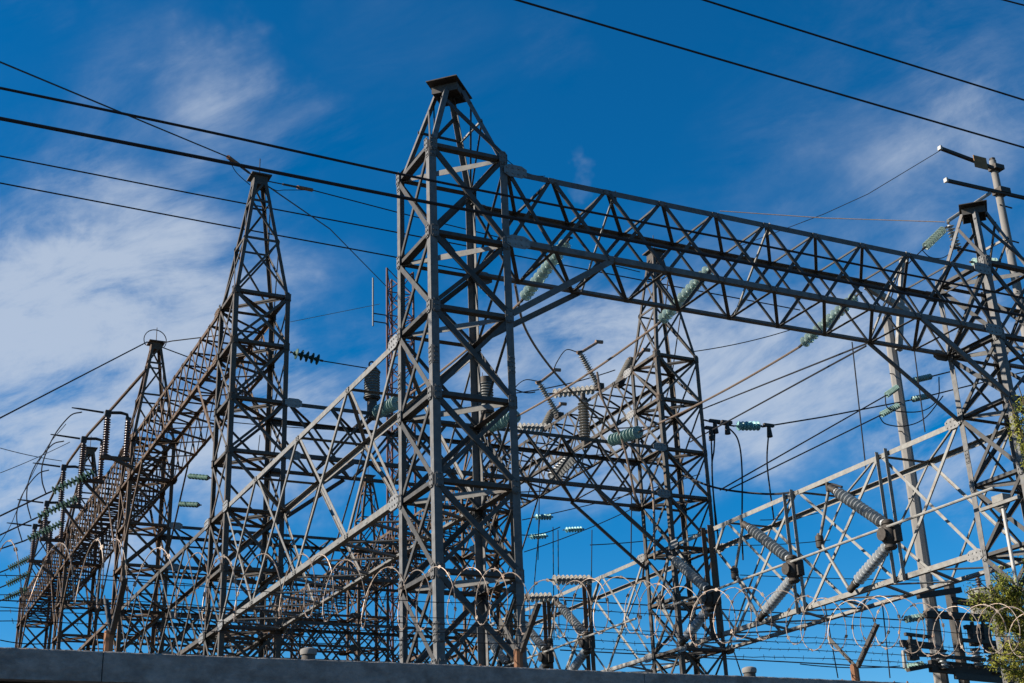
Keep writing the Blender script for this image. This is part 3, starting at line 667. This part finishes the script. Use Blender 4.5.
# dark switches on the far left ridge beam
XS = XA - 1.0
spots = [(108, 413, 'nearest and tallest'), (84, 439, 'second'), (64, 467, 'third'), (47, 503, 'fourth'), (35, 526, 'last')]
tops = []
for (px, py, nm) in spots:
    T_ = at(px, py, x=XS); tops.append(T_); x, y, z = T_; hgt = 1.55
    t = thing('bushing_switch', {'nearest and tallest': 'dark brown twin bushing switch standing clear against cloud, highest on the left ridge beam', 'second': 'dark twin bushing switch, second below the highest on the left ridge beam', 'third': 'dark twin bushing switch, third down the left ridge beam beside green strings', 'fourth': 'dark twin bushing switch, fourth down the left ridge beam', 'last': 'small dark twin bushing switch lowest at the far left above the wall'}[nm], 'switch', (x, y, z - hgt), 'bushing switches on the left ridge beam')
    post_ins(V((x, y, z - hgt)), V((x, y, z - .12)), 14, .075, .125, PORC_BROWN, t)
    post_ins(V((x + .72, y, z - hgt - .1)), V((x + .72, y, z - .15)), 14, .075, .115, PORC_BROWN, t)
    MB().tube([V((x - .1, y, z)), V((x + .45, y, z + .06)), V((x + .66, y, z + .02)), V((x + .72, y, z - .2))], .06, 8).box((x, y, z - .02), (.10, .11, .10)).build('top_terminal', CASTIRON, t)
    MB().tube([V((x - .15, y, z)), V((x - .95, y, z + .04)), V((x - 1.25, y, z + .05))], [.04, .035, .02], 8).build('horn_rod', CASTIRON, t)
    MB().box((x + .36, y, z - hgt - .1), (.52, .09, .06)).build('base_bar', STEEL_RUST, t)
    MB().bar(V((x, y, z - hgt)), V((XA - .02, y - .2, ZR0 + .1)), X, .10, .10).bar(V((x + .5, y, z - hgt)), V((XA - .02, y + .6, ZR1 - .05)), X, .09, .09).build('support_strut', STEEL_RUST, t)
bus = [at(146, 370, x=XS + .3)] + [p + V((.15, 0, .22)) for p in tops]
for i in range(len(bus) - 1):
    wire('bus_tube', ['brown bus tube rising from the highest left bushing to the flat topped tower', 'brown bus tube between first and second left bushings', 'brown bus tube between second and third left bushings', 'brown bus tube between third and fourth left bushings', 'brown bus tube between the two lowest left bushings'][i], 'pipe', [bus[i], bus[i + 1]], .055, STEEL_RUST, 'bus tubes along the left ridge beam', 8)
gs = [((99, 470), (48, 493), (0, 516), 52, 'upper'), ((82, 496), (34, 519), (0, 535), 56, 'middle'), ((66, 521), (24, 541), (0, 549), 60, 'lower'), ((34, 556), (6, 570), (-12, 577), 66, 'fourth'), ((32, 572), (4, 586), (-14, 593), 68, 'fifth'), ((30, 588), (2, 600), (-16, 608), 70, 'lowest')]
jl = [((82, 412), (70, 416), (54, 436), (43, 462), (42, 480), (46, 494)), ((64, 441), (52, 445), (36, 464), (28, 484), (27, 502), (31, 519)), ((49, 470), (38, 474), (25, 490), (18, 506), (17, 522), (22, 541))]
for i, (a, b, c, y, nm) in enumerate(gs):
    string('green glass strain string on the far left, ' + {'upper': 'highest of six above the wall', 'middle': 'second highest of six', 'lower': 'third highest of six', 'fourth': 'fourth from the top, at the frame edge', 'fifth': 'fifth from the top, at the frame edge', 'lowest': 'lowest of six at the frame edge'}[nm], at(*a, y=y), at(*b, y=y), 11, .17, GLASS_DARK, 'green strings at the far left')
    wire('line_wire', 'dark line wire leaving the frame at left from the ' + nm + ' green string', 'wire', [at(*b, y=y), at(c[0] - 60, c[1] + (c[1] - b[1]) / max(1, (b[0] - c[0])) * 60, y=y)], .034, WIRE, 'line wires at the far left')
    if i < 3:
        wire('jumper_cable', 'thin looping jumper at far left, ' + nm + ' one of three', 'wire', spline([at(*p, y=y) for p in jl[i]]), .026, WIRE, 'jumper cables')
for k, (a, b, yy) in enumerate((((0, 448), (62, 461), 60), ((0, 473), (70, 442), 62), ((18, 470), (0, 582), 58))):
    wire('line_wire', ['thin wire falling right to the second bushing at far left', 'thin wire rising right towards the highest bushing at far left', 'long thin slack wire curving down to the left frame edge'][k], 'wire', sag_pts(at(*a, y=yy), at(*b, y=yy), .05) if k < 2 else spline([at(*q, y=yy) for q in ((66, 424), (48, 446), (27, 485), (17, 510), (8, 530), (-12, 560))]), .016)

# ------------------------------------------------------------------ insulated line between rear tower and concrete pole
Yp = 37.0
string('short turquoise string strung level in clear sky right of the rear tower', at(734, 426, y=35), at(762, 426, y=35), 6, .16, TURQ, 'turquoise line strings')
wire('line_wire', 'dark wire from the rear tower to the turquoise string', 'wire', [at(704, 420, y=34.6), at(720, 424, y=35), at(734, 426, y=35)], .028)
wire('line_wire', 'dark wire from the turquoise string rising right to the concrete pole strings', 'wire', [at(762, 427, y=35), at(823, 417, y=36), at(911, 400, y=Yp)], .028)
for k, pts_ in enumerate((((727, 426), (738, 440), (742, 470), (742, 530), (743, 560)), ((769, 429), (767, 460), (770, 490), (774, 520)), ((715, 425), (714, 450), (712, 470), (716, 530)), ((711, 432), (712, 460), (713, 490), (719, 545)))):
    wire('drop_cable', ['dark drop cable left of the turquoise string', 'dark drop cable right of the turquoise string', 'dark drop cable close to the rear tower, right one', 'dark drop cable close to the rear tower, left one'][k], 'wire', spline([at(*p, y=34.9) for p in pts_]), .026, WIRE, 'drop cables right of the rear tower')
    P = at(*pts_[0], y=34.9); t = thing('cable_clamp', ['black clamp at the left end of the turquoise string', 'black clamp at the right end of the turquoise string', 'black clamp hanging by the rear tower, upper', 'black clamp hanging by the rear tower, lower'][k], 'clamp', P, 'clamps on the rear line')
    MB().tube([P + Z * .12, P - Z * .28], [.06, .10], 8).build('sleeve', CASTIRON, t); MB().box(P + Z * .13, (.2, .05, .05)).build('yoke', CASTIRON, t)
wire('slack_cable', 'thick black cable sagging from the rear tower to the top of the nearest ribbed switches', 'wire', spline([at(682, 475, y=33.6), at(717, 488, y=32), at(766, 494, y=30.5), at(800, 491, y=28.5), at(826, 484, y=26.8), at(842, 487, y=26.2)]), .034, WIRE)
pole = thing('concrete_pole', 'tall octagonal concrete pole behind the low right beam, under the near cross beam', 'pole', at(940, 680, y=Yp) * 1)
P = at(942, 690, y=Yp); Q = at(893, 318, y=Yp)
P0 = V((P.x - .0, Yp, 0)); Q = V((P.x + .1, Yp, Q.z)); pole.location = P0
def octpole(P, Q, r0, r1, parent):
    return MB().tube([P, Q], [r0, r1], 8).build('shaft', POLE, parent)
o = octpole(P0, Q, .29, .185, pole)
for pz_ in o.data.polygons: pz_.use_smooth = False
for zz in (19.5, 17.2, 14.6, 12.0): MB().tube([V((P0.x - .27, Yp - .08, zz)), V((P0.x + .27, Yp - .08, zz))], .02, 6).build('step_bolt', CASTIRON, pole)
MB().bar(at(866, 286, y=Yp - .45), at(908, 312, y=Yp - .45), Z, .22, .2).build('crossarm', STEEL_PALE, pole)
MB().bar(V((P0.x + .1, Yp - .36, 20.4)), at(903, 258, y=Yp - .36), X, .24, .16).build('top_extension', STEEL_PALE, pole)
for a, b, lb in (((911, 381), (933, 376), 'teal string right of the concrete pole, upper one'), ((910, 400), (932, 395), 'teal string right of the concrete pole, lower one'), ((899, 386), (885, 396), 'teal string left of the concrete pole, upper slanted one'), ((901, 404), (879, 416), 'teal string left of the concrete pole, lower slanted one')):
    string(lb, at(*a, y=Yp - .3), at(*b, y=Yp - .3), 9, .12, GLASS_TEAL, 'teal strings at the concrete pole')
for lb, a, b in (('thin wire from the upper left pole string down to the low left sky', (885, 396), (720, 490)), ('thin wire from the lower left pole string, lowest of the slanting pair', (879, 416), (726, 491)), ('thin wire from the upper right pole string to the right tower', (933, 376), (953, 371)), ('thin wire from the lower right pole string to the right edge', (932, 395), (1040, 368))):
    wire('line_wire', lb, 'wire', [at(*a, y=Yp - .3), at(*b, y=Yp - .3)], .028)
for lb, pts_ in (('slack loop under the upper pole strings', [(885, 396), (888, 408), (905, 412), (925, 410), (938, 398), (939, 377)]), ('slack loop under the lower pole strings', [(879, 416), (886, 424), (905, 426), (925, 418), (943, 396)])):
    wire('jumper_cable', lb, 'wire', spline([at(*p, y=Yp - .5) for p in pts_]), .022, WIRE, 'jumper cables')
for lb, a, b, ya, yb_ in (('dark wire sloping down from the near beam, upper of the pair by the rear tower', (868, 343), (700, 410), 22, 36), ('dark wire sloping down from the near beam, lower of the pair by the rear tower', (866, 346), (690, 442), 22, 36)):
    wire('line_wire', lb, 'wire', [at(*a, y=ya), at(*b, y=yb_)], .022)

# pole mounted gear low on the right
g = thing('switch_platform', 'dark crossarms and cutouts crowding the foot of the concrete pole behind the razor wire', 'switchgear', (P0.x + 1, Yp, 0))
for i, (a, b, th) in enumerate((((952, 600), (1000, 608), .22), ((925, 614), (1040, 622), .24), ((965, 627), (1040, 631), .14), ((985, 648), (1040, 654), .34), ((930, 666), (1040, 676), .40), ((901, 643), (932, 646), .2), ((918, 596), (960, 590), .2), ((908, 670), (940, 664), .12))):
    MB().bar(at(*a, y=Yp - .55 - .12 * (i % 3)), at(*b, y=Yp - .55 - .12 * (i % 3)), Z, th, .18).build('crossarm', WOOD, g)
for i, (a, b, th) in enumerate((((905, 634), (930, 637), .10), ((960, 640), (1040, 646), .12), ((915, 654), (985, 660), .12), ((975, 596), (1040, 604), .14), ((955, 676), (1040, 684), .2))):
    MB().bar(at(*a, y=Yp - 1.0 - .1 * (i % 2)), at(*b, y=Yp - 1.0 - .1 * (i % 2)), Z, th, .12).build('crossarm', CASTIRON, g)
c = at(960, 655, y=Yp + .3); MB().tube([V((c.x, c.y, 0)), V((c.x, c.y, 11.6))], .19, 8).build('steel_post', STEEL_MID, g)
for px, py in ((978, 658), (996, 664), (944, 660)):
    P = at(px, py + 8, y=Yp - .8); post_ins(P, P + Z * .55, 4, .12, .22, PORC, g, 'cutout_insulator')
for px, py in ((974, 636), (985, 634), (912, 650)):
    P = at(px, py, y=Yp - .9); MB().box(P, (.16, .14, .34)).tube([P + Z * .3, P + Z * .5], .07, 8).build('cutout_fuse', CASTIRON, g)
P = at(905, 668, y=Yp - .9); Q = at(903, 652, y=Yp - .9); MB().tube([P, Q, Q + V((.8, 0, .05))], .07, 8).build('white_riser', STEEL_PALE, g)
tr = thing('pole_transformer', 'grey transformer tank behind the yellow green branch at the right edge', 'transformer', at(978, 603, y=Yp + .6))
c = at(985, 603, y=Yp + .6); MB().lathe(c - Z * .6, c + Z * .5, [(0, .5), (.05, .56), (.92, .56), (.95, .6), (1, .55)], 18).build('tank', STEEL_PALE, tr)
for dx in (-.25, .25): post_ins(c + V((dx, -.1, .5)), c + V((dx, -.1, .95)), 4, .06, .12, PORC_BROWN, tr, 'bushing')
for k, (a, b) in enumerate((((900, 618), (925, 617)), ((906, 667), (932, 664)))):
    string(['small green string just left of the pole gear, upper', 'small green string just left of the pole gear, lower'][k], at(926, 616 + 48 * k, y=Yp - .4), at(903, 620 + 48 * k, y=Yp - .4), 6, .13, GLASS_TEAL, 'green strings at the pole gear')
    wire('line_wire', ['low thin wire running left from the upper green string of the pole gear', 'low thin wire running left from the lower green string of the pole gear'][k], 'wire', [at(903, 620 + 48 * k, y=Yp - .4), at(560, 600 + 50 * k, y=Yp + 4)], .022)

# pole with crossarms at upper right
Yq = 24.6
Pt = at(992.5, 161, y=Yq); Bx = Pt.x
pr = thing('utility_pole', 'round concrete utility pole with two steel crossarms at the top right', 'pole', (Bx, Yq, 0))
MB().tube([V((Bx, Yq, 0)), V((Bx, Yq, Pt.z))], [.21, .10], 14).build('shaft', POLE, pr)
for (a, b) in (((941, 148.5), (993, 168)), ((947, 180.5), (1060, 206))):
    A_, B_ = at(*a, y=Yq - .2), at(*b, y=Yq - .2)
    s_ = MB().bar(A_, B_, Z, .085, .085).build('crossarm', CASTIRON, pr)
    d = unit(B_ - A_); c = MB().bar(A_ - d * .07, A_ - d * .004, Z, .12, .12); c.v = [tuple(V(p)) for p in c.v]; c.build('end_cap', WHITE, pr)
c = at(980.5, 162.5, y=Yq - .33); MB().box(c, (.24, .012, .19)).build('sign_plate', SIGN, pr)
MB().box((Bx, Yq - .08, Pt.z - .28), (.17, .15, .07)).tube([V((Bx, Yq, Pt.z - .05)), V((Bx, Yq, Pt.z + .08))], .085, 8).build('top_band', CASTIRON, pr)
MB().box((Bx, Yq - .1, at(997, 193, y=Yq).z), (.19, .17, .08)).build('band', CASTIRON, pr)
MB().tube([at(990, 193, y=Yq - .2), at(948, 221, y=Yq - .2)], .05, 8).build('brace_arm', STEEL_PALE, pr)
for zz in (19.3, 18.2, 17.4, 16.6, 15.8): MB().tube([V((Bx - .12, Yq - .06, zz)), V((Bx + .34, Yq - .06, zz - .02))], .022, 6).build('step_bolt', CASTIRON, pr)
E_ = at(948, 222, y=Yq - .2)
string('pale glass string slanting down left from the brace arm of the top right pole', at(946, 227, y=Yq - .2), at(923, 249, y=Yq - .2), 10, .115, GLASS, 'glass strings at the top right pole')
string('grey glass string hanging down from the brace arm beside the right tower peak', E_, at(959, 252, y=Yq - .2), 8, .12, PORC, 'glass strings at the top right pole')
string('turquoise string hidden behind the right tower peak', at(1000, 262, y=Yq + .3), at(970, 262, y=Yq + .3), 8, .12, GLASS_TEAL, 'glass strings at the top right pole')
wire('line_wire', 'thin wire from the slanting glass string down behind the near beam', 'wire', [at(923, 249, y=Yq - .2), at(900, 272, y=Yq - .2), at(880, 330, y=Yq - .2)], .016)
wire('jumper_cable', 'thin loop hanging from the slanting glass string to the right tower', 'wire', spline([at(922, 250, y=Yq - .2), at(930, 257, y=Yq - .2), at(942, 258, y=Yq - .2), at(952, 252, y=Yq - .2)]), .013, WIRE, 'jumper cables')
wire('line_wire', 'thin slack wire from the top right crossarm tip down left behind the near beam', 'wire', [at(941, 150, y=Yq - .2), at(868, 194, y=26), at(824, 214, y=27), at(740, 246, y=29)], .010)
wire('line_wire', 'faint pinkish wire level across the sky left of the top right pole', 'wire', [at(945, 222, y=Yq - .2), at(824, 218, y=27), at(720, 211, y=29)], .013, RAZOR)

# ------------------------------------------------------------------ overhead wires
YN = 7.4
wire('street_cable', 'thick black overhead cable crossing from upper left, upper of the two near ones', 'cable', spline([at(-160, 56, y=YN), at(0, 88, y=YN), at(200, 130, y=YN), at(400, 174, y=YN), at(580, 210, y=YN), at(780, 249, y=YN), at(1024, 298, y=YN), at(1200, 334, y=YN)]), .0085)
wire('street_cable', 'thick black overhead cable crossing from upper left, lower of the two near ones', 'cable', spline([at(-160, 89, y=YN), at(0, 118.5, y=YN), at(208, 159, y=YN), at(400, 197, y=YN), at(580, 231, y=YN), at(824, 278, y=YN), at(1024, 316, y=YN), at(1200, 350, y=YN)]), .0115)
wire('street_cable', 'black overhead cable over the top right corner, middle of three', 'cable', spline([at(400, -34, y=YN), at(517, 0, y=YN), at(760, 71, y=YN), at(1024, 147.5, y=YN), at(1200, 198, y=YN)]), .0085)
wire('street_cable', 'black overhead cable over the top right corner, upper of three', 'cable', spline([at(560, -46, y=YN), at(704, 0, y=YN), at(860, 49, y=YN), at(1024, 100, y=YN), at(1200, 155, y=YN)]), .0085)
wire('street_cable', 'black overhead cable cutting only the extreme top right corner', 'cable', spline([at(900, -28, y=YN), at(1004, 0, y=YN), at(1060, 15, y=YN), at(1200, 56, y=YN)]), .008)
pk = V((XA + .75, ROWS[1] + .8, 21.5))
c1, c2 = at(228, 157, y=33), at(312, 190, y=36)
ew = wire('earth_wire', 'thin earth wire from the left tower peak up to the top left corner', 'wire', [pk, c1, at(0, 62, y=24), at(-400, -96, y=14)], .018)
wire('earth_wire', 'thin earth wire from the left tower peak to the near tower', 'wire', [pk, c2, at(400, 213, y=37), at(640, 272, y=40)], .018)
for lb, a, b in (('rusty dead end clamp left of the left tower peak', c1, c1.lerp(pk, .7)), ('rusty dead end clamp right of the left tower peak', c2, c2.lerp(pk, .55))):
    t = thing('dead_end_clamp', lb, 'clamp', a, 'clamps at the left tower peak'); MB().tube([a, a.lerp(b, .5)], .06, 8).build('sleeve', RUSTP, t); MB().tube([a.lerp(b, .5), b], .035, 8).build('rod', CASTIRON, t)
wire('earth_wire', 'thin wire from the left tower peak down right to the red mast', 'wire', [pk, at(330, 229, y=45), at(386, 286, y=60)], .022)
wire('jumper_cable', 'small slack loop under the left tower peak', 'wire', spline([c1, at(236, 172, y=33.5), at(250, 185, y=34)]), .012, WIRE, 'jumper cables')
wire('jumper_cable', 'small loop right of the left tower peak', 'wire', spline([pk, at(275, 190, y=35), at(285, 190, y=35.5), c2]), .012, WIRE, 'jumper cables')
pk2 = V((XA + .75, ROWS[2] + .8, 21.5))
wire('earth_wire', 'thin wire from the flat topped tower peak down to the left edge', 'wire', [pk2, at(147, 342, y=48), at(0, 418, y=40), at(-400, 617, y=26)], .024)
wire('earth_wire', 'thin wire from the flat topped tower peak right to the left tower', 'wire', [pk2, at(172, 341, y=48), at(222, 335, y=46)], .022)
wire('earth_wire', 'thin wire from the flat topped tower peak down right behind the ridge beam', 'wire', [pk2, at(188, 357, y=50), at(215, 380, y=54)], .022)
ring = [pk2 + V((math.cos(a) * .42, -.05, .16 + math.sin(a) * .42)) for a in [math.pi * (-.2 + i * .07) for i in range(21)]]
wire('wire_loop', 'thin wire hoop around the rod of the flat topped tower', 'wire', ring, .018)
wire('line_wire', 'faint wire high behind the left tower, upper of the pair sloping right', 'wire', spline([at(-700, 20, y=45), at(-300, 99, y=45), at(0, 156, y=45), at(200, 195, y=45), at(395, 232, y=45), at(620, 276, y=45), at(800, 310, y=45)]), .026)
wire('line_wire', 'faint wire high behind the left tower, lower of the pair sloping right', 'wire', spline([at(-700, 47, y=45), at(-300, 126, y=45), at(0, 183, y=45), at(200, 221, y=45), at(395, 257, y=45), at(620, 300, y=45)]), .026)
wire('line_wire', 'faint wire crossing in front of cloud left of the red mast', 'wire', [at(290, 322, y=60), at(380, 304, y=64)], .016, RAZOR)
wire('tower_cable', 'thin plumb cable hanging inside the near tower from its cap', 'cable', [V((XA + .55, y0 + 1.0, 16.2)), V((XA + .55, y0 + 1.0, 3.0))], .014)
for k, (a, b, yy) in enumerate((((505, 158), (545, 176), 21), ((690, 352), (790, 330), 50), ((516, 393), (615, 370), 46), ((510, 386), (535, 392), 42), ((522, 520), (700, 474), 55), ((524, 552), (640, 505), 55), ((522, 535), (560, 527), 50), ((590, 545), (720, 530), 55), ((715, 545), (830, 540), 60), ((740, 575), (1024, 580), 60), ((760, 520), (822, 512), 60), ((800, 664), (900, 666), 50), ((290, 640), (350, 642), 70), ((296, 646), (350, 648), 70), ((0, 640), (60, 642), 60), ((210, 420), (400, 432), 66), ((212, 600), (400, 596), 80), ((100, 575), (300, 590), 66), ((0, 607), (120, 606), 66), ((0, 600), (130, 598), 66))):
    wire('line_wire', ['thin guy wire right of the near tower peak above the beam', 'faint wire rising right from the rear tower peak', 'faint wire crossing behind the slanted post insulators', 'short dark wire behind the near tower right leg by the copper arms', 'dark wire rising right through the blue gap under the mid beam, upper', 'dark wire rising right through the blue gap under the mid beam, middle', 'short dark wire in the blue gap at the near tower leg', 'thin dark level wire left of the rear tower foot', 'thin dark level wire right of the rear tower foot', 'long thin level wire behind the low right beam', 'short thin wire behind the left end of the low right beam', 'low thin wire just above the wall right of centre', 'low thin wire above the wall left of the near tower, upper', 'low thin wire above the wall left of the near tower, lower', 'low thin wire at the left frame edge above the wall', 'thin dark wire behind the left tower at mid height', 'long thin wire behind the sloping low beam near the wall', 'thin dark wire behind the brown towers at left', 'thin level wire at the left edge, lower of two', 'thin level wire at the left edge, upper of two'][k], 'wire', sag_pts(at(*a, y=yy), at(*b, y=yy), .12), .024 if yy > 30 else .008)
for k, (a, b, yy) in enumerate((((540, 515), (533, 600), 50), ((553, 527), (554, 640), 50), ((558, 530), (559, 640), 50), ((592, 530), (591, 620), 50), ((632, 440), (631, 560), 38), ((852, 342), (866, 470), 30), ((914, 348), (925, 432), 30), ((540, 460), (538, 560), 50), ((824, 600), (838, 678), 36), ((882, 600), (890, 678), 34), ((730, 640), (742, 676), 36), ((260, 435), (258, 452), 60))):
    wire('drop_cable', ['thin vertical wire in the blue gap by the near tower, first', 'thin vertical wire in the blue gap, left of a close pair', 'thin vertical wire in the blue gap, right of a close pair', 'thin vertical wire right of the close pair in the blue gap', 'thin vertical wire crossing the mid beam left of the rear tower', 'thin reddish vertical wire hanging under the near beam in clear sky', 'thin vertical wire right of the concrete pole', 'thin vertical wire behind the mid beam left end', 'thin dark wire hanging near the wall under the low right beam', 'thin dark wire hanging left of the pole gear', 'dark cable hanging to the wall right of the rear tower foot', 'short hanging wire under the left tower beam'][k], 'wire', [at(*a, y=yy), at(*b, y=yy)], .02, WIRE, 'thin hanging wires')
for k, (a, b, yy) in enumerate((((533, 517), (553, 517), 48), ((563, 530), (584, 529), 52), ((528, 537), (548, 536), 54))):
    string(['small pale green string in the blue gap, nearest the near tower', 'small pale green string in the blue gap, rightmost', 'small pale green string in the blue gap, lowest'][k], at(*a, y=yy), at(*b, y=yy), 6, .13, TURQ, 'small strings in the blue gap')

# ------------------------------------------------------------------ red lattice mast with aerial
ym = 68.0
a_, b_ = at(387, 268, y=ym), at(413, 268, y=ym); hw = (b_.x - a_.x) / 2; cx = (a_.x + b_.x) / 2; zt = a_.z
ms = thing('radio_mast', 'slim red and white lattice radio mast behind the near tower', 'mast', (cx, ym, 0))
cs = [V((cx - hw, ym, 0)), V((cx + hw, ym, 0)), V((cx, ym + hw * 1.7, 0))]
for c in cs: MB().tube([c, c + Z * zt], .07, 8).build('mast_leg', REDP, ms)
for i in range(int(zt / 6)):
    mb = MB(); zb = zt - 6 * (i + 1)
    for k in range(4):
        z0_ = zb + 1.5 * k
        for p, q in ((0, 1), (1, 2), (2, 0)):
            mb.tube([cs[p] + Z * z0_, cs[q] + Z * (z0_ + 1.5)], .035, 5).tube([cs[q] + Z * z0_, cs[p] + Z * (z0_ + 1.5)], .03, 5).tube([cs[p] + Z * z0_, cs[q] + Z * z0_], .035, 5)
    mb.build('mast_bracing', REDP, ms)
P, Q = at(373, 326, y=ym), at(373, 278, y=ym)
ae = thing('whip_aerial', 'white tube aerial bracketed to the left side of the red mast', 'aerial', P)
MB().tube([P, Q], .05, 8).build('tube', STEEL_PALE, ae); MB().tube([P + Z * .3, P + Z * .3 + X * (a_.x - P.x)], .035, 6).tube([P + Z * .8, P + Z * .8 + X * (a_.x - P.x)], .035, 6).build('bracket', CASTIRON, ae)

# small cylinders peeping over the wall
for a, lb in (((308.5, 655), 'small pale concrete stub peeping over the wall, left of the near tower'), ((749.5, 673), 'small pale concrete stub peeping over the wall under the low right beam')):
    P = at(*a, y=11.5); s_ = thing('vent_stub', lb, 'vent', (P.x, P.y, 0), 'stubs peeping over the wall')
    MB().tube([V((P.x, P.y, 0)), V((P.x, P.y, P.z + .02))], .06, 14).build('pipe', STEEL_MID, s_)
    MB().lathe(V((P.x, P.y, P.z)), V((P.x, P.y, P.z + .06)), [(0, .07), (.5, .076), (.8, .07), (1, .04)], 14).build('cap', POLE, s_)

# ------------------------------------------------------------------ tree at right
tx, ty = 13.9, 11.6
tree = thing('feathery_tree', 'fine leaved yellow green tree reaching into the right edge of the view', 'tree', (tx, ty, 0))
tr_ = [V((tx, ty, 0)), V((tx + .05, ty, 1.3)), V((tx - .08, ty + .05, 2.6)), V((tx - .1, ty + .1, 3.6))]
MB().tube(spline(tr_, 5), [.16 - .07 * i / 15 for i in range(16)], 10).build('trunk', BARK, tree)
hub = V((tx - .1, ty + .1, 3.5)); leaves = MB(); limbs = MB()
def leaf_spray(P, d, n):
    for _ in range(int(n * 1.7)):
        s = random.random(); c = P + d * s + V([random.gauss(0, .035) for _ in range(3)])
        a = V([random.gauss(0, 1) for _ in range(3)]).normalized(); b = unit(a.cross(V([random.gauss(0, 1) for _ in range(3)])))
        l_, w_ = random.uniform(.013, .030), random.uniform(.004, .009)
        leaves.add([c - a * l_, c + b * w_, c + a * l_, c - b * w_], [(0, 1, 2, 3)])
def limb(S, E, r, twigs, spread, dens):
    mid = S.lerp(E, .5) + V((random.uniform(-.1, .1), random.uniform(-.1, .1), random.uniform(.0, .18)))
    p = spline([S, mid, E], 6); limbs.tube(p, [r * (1 - .8 * i / (len(p) - 1)) for i in range(len(p))], 6)
    for k in range(twigs):
        s = .3 + .7 * random.random() ** .8; c = p[min(len(p) - 1, int(s * (len(p) - 1)))]
        d = (unit(E - S) * random.uniform(.2, .8) + V([random.gauss(0, .6) for _ in range(3)])).normalized() * random.uniform(.15, spread)
        limbs.tube([c, c + d * .6, c + d], [.007, .005, .003], 4); leaf_spray(c, d, dens)
for px, py, yy, tw in ((966, 592, 11.2, 24), (978, 580, 11.1, 28), (984, 600, 11.2, 26), (990, 572, 11.0, 28), (1006, 600, 11.1, 30), (992, 660, 10.9, 18), (1008, 650, 11.0, 24), (1000, 590, 11.3, 30), (985, 655, 11.0, 12), (1000, 638, 10.8, 16), (1012, 610, 11.4, 26), (1015, 665, 11.0, 20), (1010, 585, 11.0, 30), (1022, 560, 11.2, 20)):
    limb(hub + V((random.uniform(-.05, .05), 0, random.uniform(-.7, .2))), at(px, py, y=yy), .026, int(tw * 1.4), .24, 26)
for px, py, yy, tw in ((1009, 400, 11.4, 20), (1012, 412, 11.5, 18), (1018, 385, 11.3, 12)):
    limb(hub, at(px, py, y=yy), .03, tw * 2, .2, 30)
for k in range(26):
    a = random.uniform(-1.9, 1.9); e = random.uniform(.1, 1.3); ln = random.uniform(1.2, 2.8)
    E = hub + V((math.cos(a) * math.cos(e) * ln + .7, math.sin(a) * math.cos(e) * ln, math.sin(e) * ln * 1.1))
    if E.x < tx + .2 + (E.z - 3) * .12: E.x = tx + .3 + random.random() * 1.3 + (E.z - 3) * .12
    limb(hub + V((0, 0, random.uniform(-.6, .3))), E, .04, 26, .5, 24)
limbs.build('limbs', BARK, tree); leaves.build('foliage', LEAF, tree)
